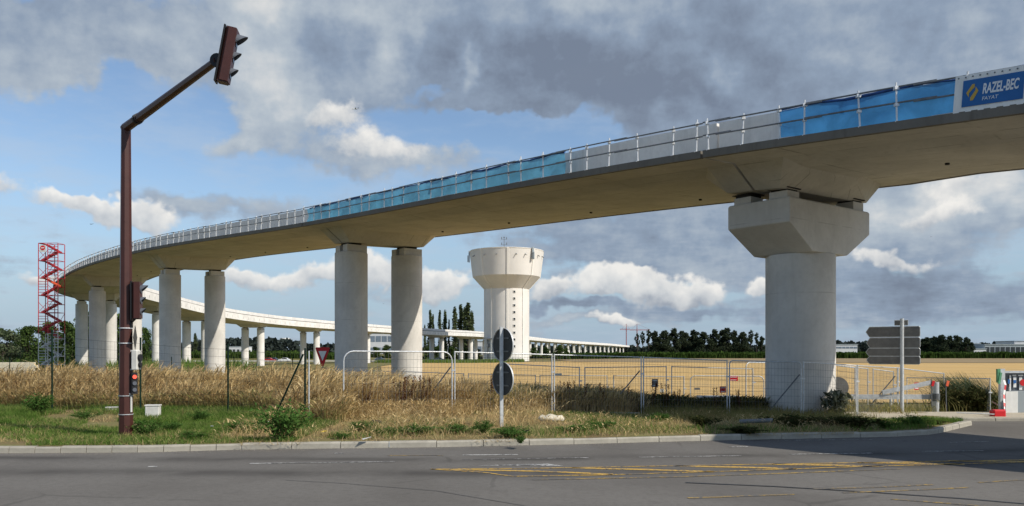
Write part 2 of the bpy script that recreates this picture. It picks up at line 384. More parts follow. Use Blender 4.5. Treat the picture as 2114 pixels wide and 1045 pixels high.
def asphalt():
    m = bpy.data.materials.new('asphalt'); m.use_nodes = True; t = NT(m.node_tree); b = t.n['Principled BSDF']
    b.inputs['Roughness'].default_value = .95; b.inputs['Specular IOR Level'].default_value = .08
    g = t.node('ShaderNodeNewGeometry'); pos = g.outputs['Position']
    n1 = t.noise(pos, .25, 5, .6, .5); n2 = t.noise(pos, 60, 3, .7); n3 = t.noise(pos, 230, 2, .8)
    pt = t.node('ShaderNodeTexVoronoi'); t.put(pt.inputs['Vector'], t.mix(.5, pos, t.noise(pos, .7, 3).outputs[1], 'ADD')); pt.inputs['Scale'].default_value = .16
    spc = t.node('ShaderNodeSeparateColor'); t.put(spc.inputs[0], pt.outputs[1])
    cc = t.mix(t.sstep(n1.outputs[0], .35, .65), (.145, .135, .121, 1), (.195, .184, .166, 1))
    cc = t.mix(t.m('MULTIPLY', spc.outputs[0], .22), cc, (.10, .094, .086, 1))
    oil = t.noise(pos, 1.3, 5, .7, .6); cc = t.mix(t.m('MULTIPLY', t.sstep(oil.outputs[0], .58, .72), .35), cc, (.08, .075, .07, 1))
    cc = t.mix(t.m('MULTIPLY', t.sstep(n2.outputs[0], .35, .7), .5), cc, (.105, .097, .088, 1))
    cc = t.mix(t.m('MULTIPLY', t.sstep(n3.outputs[0], .58, .76), .8), cc, (.33, .31, .27, 1))
    n8 = t.noise(pos, 9, 5, .75); cc = t.mix(t.m('MULTIPLY', t.sstep(n8.outputs[0], .42, .68), .30), cc, (.085, .079, .071, 1))
    # worn tyre bands that follow the carriageway
    sp = t.node('ShaderNodeSeparateXYZ'); t.put(sp.inputs[0], pos)
    wv = t.noise(pos, .12, 3)
    yy = t.m('ADD', sp.outputs[1], t.m('MULTIPLY', t.m('POWER', t.m('DIVIDE', t.m('ADD', sp.outputs[0], 4.0), 12.0), 2.0), -1.0))
    yy = t.m('ADD', yy, t.m('MULTIPLY', t.m('SUBTRACT', wv.outputs[0], .5), 1.6))
    band = None
    for yc, wd in ((15.4, .35), (13.6, .42), (9.2, .5)):
        k = t.m('EXPONENT', t.m('MULTIPLY', t.m('POWER', t.m('DIVIDE', t.m('SUBTRACT', yy, yc), wd), 2.0), -1.0))
        band = k if band is None else t.m('ADD', band, k)
    patch = t.sstep(t.noise(pos, .5, 4).outputs[0], .25, .65)
    cc = t.mix(t.m('MULTIPLY', t.m('MULTIPLY', band, patch), .85), cc, (.072, .067, .061, 1))
    # cracks
    vo = t.node('ShaderNodeTexVoronoi', feature='DISTANCE_TO_EDGE'); t.put(vo.inputs['Vector'], t.mix(.3, pos, t.noise(pos, .9, 4).outputs[1], 'ADD')); vo.inputs['Scale'].default_value = .22
    ck = t.m('MULTIPLY', t.sstep(vo.outputs[0], .003, .009, 1, 0), t.sstep(t.noise(pos, .3, 3).outputs[0], .5, .6))
    cc = t.mix(t.m('MULTIPLY', ck, .3), cc, (.05, .048, .045, 1))
    t.put(b.inputs['Base Color'], cc)
    bp = t.node('ShaderNodeBump'); bp.inputs['Strength'].default_value = .5; bp.inputs['Distance'].default_value = .01
    t.put(bp.inputs['Height'], n2.outputs[0]); t.put(b.inputs['Normal'], bp.outputs[0]); return m
M['road'] = asphalt()

def worn(name, c, keep):
    m = bpy.data.materials.new(name); m.use_nodes = True; t = NT(m.node_tree); b = t.n['Principled BSDF']; b.inputs['Roughness'].default_value = .8
    g = t.node('ShaderNodeNewGeometry'); pos = g.outputs['Position']; n = t.noise(pos, 14, 6, .75); n2 = t.noise(pos, 1.2, 3)
    k = t.sstep(t.m('ADD', n.outputs[0], t.m('MULTIPLY', t.m('SUBTRACT', n2.outputs[0], .5), .5)), keep - .08, keep + .08)
    cc = t.mix(k, tuple(c) + (1,), (.11, .104, .096, 1)); t.put(b.inputs['Base Color'], cc); return m
M['yellow'] = worn('worn yellow marking', (.55, .335, .06), .52)
M['yellow_faint'] = worn('nearly gone yellow marking', (.42, .27, .06), .46)
M['line_white'] = worn('worn white marking', (.50, .49, .46), .46)
M['tar'] = mat('crack sealing tar', (.022, .022, .023), .5, .2, 4)

def ground_mat(name, cols, s1, s2, bump=.5):
    m = bpy.data.materials.new(name); m.use_nodes = True; t = NT(m.node_tree); b = t.n['Principled BSDF']; b.inputs['Roughness'].default_value = .95; b.inputs['Specular IOR Level'].default_value = .1
    g = t.node('ShaderNodeNewGeometry'); pos = g.outputs['Position']
    a = t.noise(pos, s1, 6, .65, .4); c = t.noise(pos, s2, 6, .7)
    f = t.m('ADD', t.m('MULTIPLY', a.outputs[0], .55), t.m('MULTIPLY', c.outputs[0], .45))
    r_ = t.node('ShaderNodeValToRGB'); t.put(r_.inputs[0], t.sstep(f, .34, .66)); e_ = r_.color_ramp.elements
    e_[0].color = tuple(cols[0]) + (1,); e_[1].color = tuple(cols[-1]) + (1,)
    for i in range(1, len(cols) - 1): q_ = e_.new(i / (len(cols) - 1)); q_.color = tuple(cols[i]) + (1,)
    t.put(b.inputs['Base Color'], r_.outputs[0])
    bp = t.node('ShaderNodeBump'); bp.inputs['Strength'].default_value = bump; bp.inputs['Distance'].default_value = .08
    t.put(bp.inputs['Height'], c.outputs[0]); t.put(b.inputs['Normal'], bp.outputs[0]); return m
M['verge'] = ground_mat('verge soil and thatch', [(.12, .085, .04), (.22, .165, .08), (.16, .16, .055), (.31, .25, .13)], .8, 9)
M['plain'] = ground_mat('rough grassland', [(.09, .10, .035), (.20, .17, .07), (.15, .15, .05)], .05, 1.5)
M['gravel'] = ground_mat('pale gravel track', [(.38, .33, .25), (.50, .45, .35), (.42, .36, .27)], .7, 14)

def stubble():
    m = bpy.data.materials.new('wheat stubble'); m.use_nodes = True; t = NT(m.node_tree); b = t.n['Principled BSDF']; b.inputs['Roughness'].default_value = .95; b.inputs['Specular IOR Level'].default_value = .1
    g = t.node('ShaderNodeNewGeometry'); pos = g.outputs['Position']
    mp = t.node('ShaderNodeMapping'); t.put(mp.inputs[0], pos); mp.inputs['Rotation'].default_value = (0, 0, R(12)); mp.inputs['Scale'].default_value = (.06, 1, 1)
    n0 = t.noise(mp.outputs[0], .55, 5, .6, .3); n1 = t.noise(pos, .06, 4); n2 = t.noise(pos, 3.5, 5, .7)
    cc = t.mix(t.sstep(n0.outputs[0], .35, .68), (.50, .325, .125, 1), (.60, .41, .17, 1))
    cc = t.mix(t.m('MULTIPLY', t.sstep(n1.outputs[0], .45, .7), .35), cc, (.46, .34, .18, 1))
    cc = t.mix(t.m('MULTIPLY', t.sstep(n2.outputs[0], .5, .75), .35), cc, (.36, .255, .125, 1))
    mp2 = t.node('ShaderNodeMapping'); t.put(mp2.inputs[0], pos); mp2.inputs['Rotation'].default_value = (0, 0, R(-17))
    sp2 = t.node('ShaderNodeSeparateXYZ'); t.put(sp2.inputs[0], mp2.outputs[0]); fr = t.m('FRACT', t.m('DIVIDE', t.m('ADD', sp2.outputs[0], t.m('MULTIPLY', t.noise(pos, .02, 2).outputs[0], 30.0)), 28.0))
    tl = t.m('MAXIMUM', t.sstep(t.m('ABSOLUTE', t.m('SUBTRACT', fr, .40)), .006, .02, 1, 0), t.sstep(t.m('ABSOLUTE', t.m('SUBTRACT', fr, .48)), .006, .02, 1, 0))
    cc = t.mix(t.m('MULTIPLY', tl, .45), cc, (.30, .215, .10, 1))
    t.put(b.inputs['Base Color'], cc); bp = t.node('ShaderNodeBump'); bp.inputs['Strength'].default_value = .6; bp.inputs['Distance'].default_value = .15
    t.put(bp.inputs['Height'], n2.outputs[0]); t.put(b.inputs['Normal'], bp.outputs[0]); return m
M['stubble'] = stubble()
M['soil'] = ground_mat('dry brown ground', [(.24, .18, .10), (.31, .235, .135)], .05, 1.2)

M['dry'] = leafmat('dry tall grass', [(.26, .155, .065), (.48, .34, .15), (.62, .46, .22), (.72, .57, .31), (.36, .22, .10), (.20, .20, .08)], .35, .45, .5)
M['drygreen'] = leafmat('half dry grass', [(.14, .10, .045), (.30, .245, .10), (.19, .20, .065), (.48, .38, .18)], .35, .5, .6)
M['grass'] = leafmat('verge grass', [(.06, .12, .02), (.11, .19, .035), (.16, .23, .06), (.34, .29, .12)], .4, .5, .7)
M['weedgreen'] = leafmat('weed leaves', [(.045, .10, .02), (.075, .155, .034), (.12, .21, .055)], .35, .2)
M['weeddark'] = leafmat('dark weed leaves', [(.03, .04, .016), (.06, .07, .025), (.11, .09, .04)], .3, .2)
M['dock'] = leafmat('dock seed heads', [(.07, .022, .014), (.13, .045, .025), (.10, .06, .03)], .2, .2)
M['straw'] = leafmat('loose straw', [(.40, .29, .13), (.55, .43, .22), (.30, .20, .09)], .25, .2)
M['tree'] = leafmat('tree leaves', [(.035, .062, .018), (.062, .10, .028), (.10, .145, .042)], .3, .35, .25)
M['treeshade'] = leafmat('shaded tree leaves', [(.026, .036, .024), (.043, .056, .032), (.064, .08, .044)], .25, .3, .12)  # cloud shade over the copses put into the leaf colour
M['treepale'] = leafmat('silvery tree leaves', [(.06, .09, .04), (.11, .14, .075), (.17, .19, .12)], .3, .3, .25)
M['poplar'] = leafmat('poplar leaves', [(.055, .075, .034), (.09, .115, .052), (.13, .155, .072)], .3, .3, .2)
M['corn'] = leafmat('maize leaves', [(.030, .060, .012), (.055, .095, .022), (.09, .13, .035)], .35, .4, .02)
M['wood'] = leafmat('distant wood leaves', [(.030, .040, .036), (.046, .058, .050)], .2, .4, .01)  # bluish haze of the distance put into the leaf colour
M['cornfloor'] = ground_mat('maize tops', [(.03, .055, .012), (.06, .095, .025)], .05, .6)
M['weedglint'] = leafmat('shrub leaves with painted glints', [(.05, .06, .03), (.12, .13, .08), (.30, .30, .24)], .2, .2)  # palest leaves are painted highlights, the surface itself is matt
M['alu_light'] = mat('brushed sign back', (.24, .22, .19), .42, .1, 5, metal=.5, spec=.4)
M['disc_back'] = mat('dark sign back', (.062, .060, .056), .6, .15, 5, spec=.3)  # darker than the backs of the arrow plates
M['pipe'] = mat('dull grey plastic pipe', (.17, .18, .18), .6, .15, 6)
M['grit'] = mat('road grit', (.20, .18, .15), .9, .3, 30)

# ------------------------------------------------------------------ terrain, road
KX = [-80, -14, -10.2, -7.35, -5.37, -1.57, 0, 1.1, 3.76, 6.06, 8.9, 9.8, 10.4, 12.7, 13.0, 80]
KY = [15.0, 16.2, 16.35, 16.5, 17.0, 17.4, 17.7, 17.9, 18.55, 19.0, 19.5, 19.8, 20.2, 22.7, 24.0, 24.6]
def yk(x): return np.interp(x, KX, KY)
def sm(a, b, v):
    t = np.clip((np.asarray(v, dtype=float) - a) / (b - a), 0, 1); return t * t * (3 - 2 * t)
def zg(x, y):
    k = sm(29, 46, y)
    z = .12 - .32 * sm(21, 28, y) * sm(0, 8, x)
    z = z * (1 - k) - 1.5 * k
    return z + .95 * sm(80, 350, y) * sm(-30, 60, x) + 1.9 * sm(300, 365, y) * sm(-45, -95, x) + .7 * sm(420, 1000, y)
def zgf(x, y): return float(zg(x, y))

def gridmesh(name, X, Y, Z, mt):
    n, m = X.shape
    me = bpy.data.meshes.new(name); v = np.stack([X, Y, Z], -1).reshape(-1, 3)
    i = np.arange(n * m).reshape(n, m)
    f = np.stack([i[:-1, :-1], i[1:, :-1], i[1:, 1:], i[:-1, 1:]], -1).reshape(-1, 4)
    me.from_pydata(v.tolist(), [], f.tolist()); me.materials.append(mt)
    me.polygons.foreach_set('use_smooth', [True] * len(me.polygons)); me.update()
    o = bpy.data.objects.new(name, me); col.objects.link(o); return o
xs = np.unique(np.concatenate([np.linspace(-30, 30, 121), np.linspace(30, 300, 60), -np.linspace(30, 300, 60), np.linspace(300, 4000, 20), -np.linspace(300, 4000, 20)]))
ss = np.unique(np.concatenate([[0], np.linspace(.1, 12, 40), np.linspace(12, 60, 60), np.linspace(60, 440, 80), np.geomspace(440, 9000, 24)]))
Xg, Sg = np.meshgrid(xs, ss, indexing='ij'); Yg = yk(Xg) + .1 + Sg
lump = .03 * np.sin(Xg * 2.1 + Yg) * np.sin(Yg * 1.7 - Xg * .6) * sm(.3, 1.5, Sg)
tag(gridmesh('ground', Xg, Yg, zg(Xg, Yg) + lump * (Sg < 60), M['verge']), kind='structure')
# road sheet up to the kerb; a grass plain closes the ground behind the viewer
xr = np.unique(np.concatenate([np.linspace(-40, 40, 161), [-600, -200, 200, 600]]))
tr = np.linspace(0, 1, 30); Xr, Tr = np.meshgrid(xr, tr, indexing='ij'); Yr = -30 + (yk(Xr) + .12 + 30) * Tr
tag(gridmesh('road', Xr, Yr, Xr * 0, M['road']), kind='structure')
xb = np.array([-4000., -600, 0, 600, 4000]); yb = np.array([-6000., -500, -30]); Xb, Yb = np.meshgrid(xb, yb, indexing='ij')
tag(gridmesh('far_plain', Xb, Yb, Xb * 0 - .02, M['plain']), kind='structure')
# sheets over the terrain
def sheet(name, left, right, y0, y1, mt, dz, ny=60, nx=40):
    yy = np.linspace(y0, y1, ny); t = np.linspace(0, 1, nx)
    T_, Y_ = np.meshgrid(t, yy, indexing='ij'); L = np.interp(Y_, *left); Rr = np.interp(Y_, *right); X_ = L + (Rr - L) * T_
    return tag(gridmesh(name, X_, Y_, zg(X_, Y_) + dz, mt), kind='structure')
sheet('wheat_field', ([56, 200, 275], [-8, -32, -36]), ([56, 275], [110, 480]), 56, 275, M['stubble'], .10, 90, 60)
sheet('brown_strip', ([225, 260, 340], [60, 20, 16]), ([225, 340], [480, 600]), 225, 338, M['soil'], .18, 20, 20)  # darker brown strip along the far side of the stubble
sheet('grassland', ([48, 420], [-70, -460]), ([48, 60, 200, 420], [-8.3, -10, -33, -45]), 48, 420, M['plain'], .08, 60, 40)
sheet('far_grassland', ([420, 2500], [-1500, -3500]), ([420, 2500], [1500, 3500]), 420, 2500, M['plain'], .15, 40, 20)
# pale gravel work track at the right
sheet('gravel_track', ([24.3, 31], [13.0, 9.5]), ([24.3, 31], [26, 26]), 24.3, 31, M['gravel'], .02, 14, 14)

# kerb stones
kerb = empty('kerb', (0, 17, 0)); tag(kerb, kind='structure')
kp = [(-15, 16.18)] + [(x, y) for x, y in zip(KX[2:14], KY[2:14])]
pts = []
for (a, b) in zip(kp[:-1], kp[1:]):
    n = max(2, int(math.hypot(b[0] - a[0], b[1] - a[1]) / .05))
    pts += [(a[0] + (b[0] - a[0]) * i / n, a[1] + (b[1] - a[1]) * i / n) for i in range(n)]
pts.append(kp[-1]); pa = np.array(pts); sl = np.concatenate([[0], np.cumsum(np.hypot(*np.diff(pa, axis=0).T))])
def kat(s): return np.interp(s, sl, pa[:, 0]), np.interp(s, sl, pa[:, 1])
s = 0.0
ki = 0
while s < sl[-1] - .2:
    x0, y0 = kat(s); L = .5 if x0 < -5.6 else 1.0
    if x0 > 9.6: L = .62
    L = min(L, sl[-1] - s)
    x1, y1 = kat(s + L); a = math.atan2(y1 - y0, x1 - x0)
    if -.25 < x0 < .3: mt = M['kerb_dark']
    elif 9.3 < x0 < 9.75: s += .45; continue       # the broken gap at the bend
    else: mt = M['kerb']
    mb = MB(); Lc = math.hypot(x1 - x0, y1 - y0) - .014; z0, zt, wd = -.10, .125 + random.uniform(-.008, .008), .17
    dip = -.035 if mt is M['kerb_dark'] else 0
    prof = [(0, z0), (.012, zt - .03 + dip), (.04, zt + dip), (wd, zt + dip), (wd, z0)]
    vs = [(-Lc / 2, p_, z_) for p_, z_ in prof] + [(Lc / 2, p_, z_) for p_, z_ in prof]; n = len(prof)
    mb.add(vs, [tuple(range(n)), tuple(range(2 * n - 1, n - 1, -1))] + [(i, n + i, n + (i + 1) % n, (i + 1) % n) for i in range(n)])
    o = mb.build('kerb_stone', mt, kerb, world=False)
    o.location = ((x0 + x1) / 2, (y0 + y1) / 2 - 17, 0); o.rotation_euler = (random.uniform(-.02, .02), 0, a + random.uniform(-.012, .012))
    s += L; ki += 1
# concrete edge strip along the site entrance
mb = MB(); 
for i in range(14):
    xa = 13.1 + i; mb.cbox((xa + .5, float(yk(xa + .5)) + .12, .03), (.985, .22, .12), .015)
tag(mb.build('entrance_edging', M['kerb'], None), kind='structure')

# road markings
def strip(mb, pl, wd, z=.006):
    pl = [Vector((p[0], p[1], 0)) for p in pl]
    L = []
    for i, p in enumerate(pl):
        d = (pl[min(i + 1, len(pl) - 1)] - pl[max(i - 1, 0)]).normalized(); nn = Vector((-d.y, d.x, 0)) * wd / 2
        L.append((p + nn, p - nn))
    vs = [(q.x, q.y, z) for pr in L for q in pr]
    mb.add(vs, [(2 * i, 2 * i + 1, 2 * i + 3, 2 * i + 2) for i in range(len(pl) - 1)])
def gp(x, y): D = F * CZ / (y - HY); return ((x - CX) / F * D, D)
mk = empty('road_marking', (0, 12, 0)); tag(mk, kind='structure')
def mark(segs, mt, nm='painted_line'):
    for pl, wd in segs:
        mb = MB(); strip(mb, [gp(*p) for p in pl], wd); mb.build(nm, mt, mk)
mark([([(890, 969), (1100, 967.5), (1400, 962), (1700, 957), (2050, 951), (2330, 945)], 0.070),
      ([(890, 969), (1000, 976), (1060, 984), (1250, 981), (1480, 974), (1800, 963), (2100, 955), (2330, 950)], 0.070)], M['yellow'])
mark([([(930, 970), (1120, 973.5), (1265, 980)], 0.140), ([(1180, 966.5), (1330, 970), (1475, 974.5)], 0.160), ([(1395, 962.5), (1520, 965), (1645, 968.5)], 0.170),
      ([(1595, 959), (1720, 961), (1825, 963.5)], 0.170), ([(1770, 955.5), (1900, 957), (1990, 959)], 0.170), ([(1960, 952), (2080, 953), (2200, 955)], 0.170)], M['yellow'])
mark([([(1100, 991), (1400, 985), (1640, 977), (1860, 968)], .08), ([(1680, 1010), (1800, 1007), (1925, 1001)], .08), ([(1420, 1029), (1560, 1024), (1640, 1021)], .08),
      ([(1840, 1031), (1960, 1040), (2080, 1050)], .08), ([(1740, 1018), (1900, 1012), (2000, 1007)], .06), ([(2020, 997), (2114, 991), (2200, 986)], .06),
      ([(800, 941), (900, 940.5), (915, 941)], 0.070)], M['yellow_faint'])
mark([([(515, 957.5), (640, 956), (815, 953.5)], .09), ([(955, 940), (1070, 939)], .10), ([(955, 949.5), (1215, 945.5)], .06), ([(1320, 944.5), (1530, 941.5)], .07), ([(1630, 938.5), (1800, 936)], .10), ([(1505, 923), (1545, 922.6)], .10),
      ([(690, 936.5), (710, 936.2)], .10), ([(1620, 909.5), (1800, 908)], .07), ([(1905, 932.5), (2030, 931)], .08), ([(1960, 914), (2040, 912)], .06), ([(305, 964), (325, 963.5)], .10)], M['line_white'])
mb = MB(); mb.add([(*gp(985, 962), .006), (*gp(1165, 962.5), .006), (*gp(1130, 958), .006), (*gp(1085, 958.5), .006)], [(0, 1, 2, 3)]); mb.build('painted_arrow', M['line_white'], mk)
mb = MB(); strip(mb, [gp(*p) for p in ((1415, 997), (1600, 1005), (1800, 1017), (2000, 1031), (2200, 1048))], .075, .005); mb.build('tar_seam', M['tar'], mk)
mb = MB(); strip(mb, [gp(*p) for p in ((590, 992), (700, 998), (900, 1014), (1090, 1046), (1200, 1075))], .014, .005); mb.build('tar_seam', M['tar'], mk)

# ------------------------------------------------------------------ the viaduct
PT = [(54.8, -24.6, 3.6, 2.4), (32.6, 2.8, 5.9, 2.4), (10.5, 30.0, 8.63, 2.43), (-8.9, 55.4, 10.3, 2.13), (-31.0, 80.0, 11.5, 1.95), (-51.0, 106.0, 12.0, 1.93), (-68.4, 135.5, 12.0, 1.86),
      (-71.2, 160.0, 11.2, 1.86), (-71.0, 185.0, 10.3, 1.86), (-66.7, 212.0, 9.6, 1.86), (-58.9, 240.0, 9.2, 1.9), (-49.4, 270.0, 9.0, 1.9), (-40.5, 301.0, 9.0, 1.9), (-30.4, 332.0, 9.1, 1.9), (-20.2, 361.0, 9.2, 1.9)]
fx, fy = [-20.2, 24, 60, 112, 188], [361, 640, 790, 985, 1260]
py = 361.0
while py < 1240:
    py += 31.5; px = float(np.interp(py, fy, fx)); PT.append((px, py, float(np.interp(py, [361, 500, 660, 1000, 1240], [9.2, 10.2, 10.6, 10.6, 9.2])), 2.0))
PTA = np.array(PT); NP = len(PT)
def tang(i):
    a = PTA[max(i - 1, 0)]; b = PTA[min(i + 1, NP - 1)]; return (b - a)[:3] / (2 if 0 < i < NP - 1 else 1)
def hermite(i, t):
    "point on span i (PT[i] -> PT[i+1])"
    p0, p1 = PTA[i][:3], PTA[i + 1][:3]; m0, m1 = tang(i), tang(i + 1); t2, t3 = t * t, t * t * t
    p = (2 * t3 - 3 * t2 + 1) * p0 + (t3 - 2 * t2 + t) * m0 + (-2 * t3 + 3 * t2) * p1 + (t3 - t2) * m1
    d = (6 * t2 - 6 * t) * p0 + (3 * t2 - 4 * t + 1) * m0 + (-6 * t2 + 6 * t) * p1 + (3 * t2 - 2 * t) * m1
    d2 = np.array([d[0], d[1]]); d2 /= np.linalg.norm(d2)
    return p, d2, np.array([d2[1], -d2[0]])     # point, tangent, normal to the right of travel (away from viewer on the near arm)
CF = .022
WN, KN, BN = 5.6, 3.9, 2.8
HD = {1: 1.0, 2: 1.0, 3: 1.1, 4: 1.4, 5: 1.5, 6: 1.4, 7: 1.3}
def at(i, t, pp, dz, cf=CF):
    p, u, n = hermite(i, t); return Vector((p[0] + n[0] * pp, p[1] + n[1] * pp, p[2] + dz + cf * pp))
def span_len(i):
    q = [hermite(i, t)[0] for t in np.linspace(0, 1, 12)]; return sum(np.linalg.norm(b - a) for a, b in zip(q[:-1], q[1:]))

pier_names = {2: 'single hammerhead concrete pier standing behind the wire fence, its top flaring wide',
              3: 'tall pair of round concrete columns in the middle, left of the water tower',
              4: 'pair of round columns just right of the maroon signal mast',
              5: 'pier partly hidden behind the maroon signal mast, nearest the red stair tower',
              6: 'pair of slender columns where the viaduct bends, right of the red stair tower'}
for i in range(0, NP):
    x, y, z, dia = PT[i]
    p_, u_, n_ = hermite(min(i, NP - 2), 0 if i < NP - 1 else 1); n3 = Vector((n_[0], n_[1], 0)); u3 = Vector((u_[0], u_[1], 0))
    if i == 0: continue
    gz = zgf(x, y) if y > yk(x) else 0.0
    root = empty('viaduct_pier', (x, y, gz)); far = y > 220
    cf = CF if i < 8 else 0
    c = Vector((x, y, 0)); hb = z - HD.get(i, 1.15)     # underside of the haunch
    if i in (1, 2):
        mb = MB(); r_ = dia / 2; mb.lathe([(r_, gz - .6), (r_, 5.5)], c, 40); mb.build('column', M['pier'], root, smooth=40)
        mb = MB(); a, b = 2.58, 1.25; zt = z - 1.40
        def ring(hw, hl, zz): return [c + n3 * sx * hw + u3 * sy * hl + Vector((0, 0, zz)) for sx, sy in ((-1, -1), (1, -1), (1, 1), (-1, 1))]
        rings = [ring(1.12, 1.19, 5.5), ring(a, b, 6.38), ring(a, b, zt - .05), ring(a - .05, b - .05, zt)]
        vs = [v for r__ in rings for v in r__]; fs = [(3, 2, 1, 0), (12, 13, 14, 15)]
        for k in range(3):
            for j in range(4): fs.append((k * 4 + j, k * 4 + (j + 1) % 4, k * 4 + 4 + (j + 1) % 4, k * 4 + 4 + j))
        mb.add(vs, fs)
        if (Vector(vs[1]) - Vector(vs[0])).cross(Vector(vs[3]) - Vector(vs[0])).z < 0: mb.f = [f[::-1] for f in mb.f]
        hc = mb.build('hammerhead_cap', M['pier'], root)
        bv = hc.modifiers.new('bevel', 'BEVEL'); bv.width = .07; bv.segments = 2; bv.limit_method = 'ANGLE'
        for sx in (-1, 1):
            for sy in (-1, 1):
                q = c + n3 * sx * 2.1 + u3 * sy * .72
                Mx = Matrix.Rotation(math.atan2(n3.y, n3.x), 3, 'Z')
                zb = zt - .01; zt2 = hb + cf * sx * 2.1 - .12
                mb = MB(); mb.box(q + Vector((0, 0, (zb + zt2) / 2)), (.7, .7, zt2 - zb), Mx); pl = mb.build('bearing_plinth', M['pier'], root)
                mb = MB(); mb.box(q + Vector((0, 0, zt2 + .065)), (.62, .62, .13), Mx); mb.box(q + Vector((0, 0, zt2 + .1)), (.8, .8, .03), Mx); mb.build('bearing', M['joint'], pl)
    else:
        sp = 2.14 if i < 7 else 2.2
        for sx in (-1, 1):
            q = c + n3 * sx * sp; hbx = hb + cf * sx * sp; r_ = dia / 2; zt = hbx - .62
            mb = MB(); mb.lathe([(r_, gz - .8), (r_, zt - .04), (r_ - .04, zt)], q, 28 if not far else 12)
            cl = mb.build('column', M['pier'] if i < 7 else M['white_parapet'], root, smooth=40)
            Mx = Matrix.Rotation(math.atan2(n3.y, n3.x), 3, 'Z')
            if y < 420:
                for sy in (-1, 1):
                    mb = MB(); mb.box(q + u3 * sy * .5 + Vector((0, 0, zt + .22)), (r_ * 1.35, .6, .48), Mx); mb.build('bearing_plinth', M['pier'], root)
                    mb = MB(); mb.box(q + u3 * sy * .5 + Vector((0, 0, zt + .54)), (.7, .45, .17), Mx); mb.build('bearing', M['joint'], root)
            else:
                mb = MB(); mb.box(q + Vector((0, 0, zt + .3)), (1.2, 1.2, .64), Mx); mb.build('bearing_plinth', M['pier'], root)
    if i in pier_names: lab = pier_names[i]
    elif i == 1: lab = 'hammerhead pier of the viaduct beyond the right edge of the view'
    elif i < 15: lab = 'pale pair of viaduct columns, %s pair of the rear arm counted from the bend' % ordn(i - 7)
    else: lab = 'distant pale viaduct pier in the long row, %s counted away from the water tower' % ordn(i - 15)
    tag(root, lab, 'pier', 'viaduct piers')

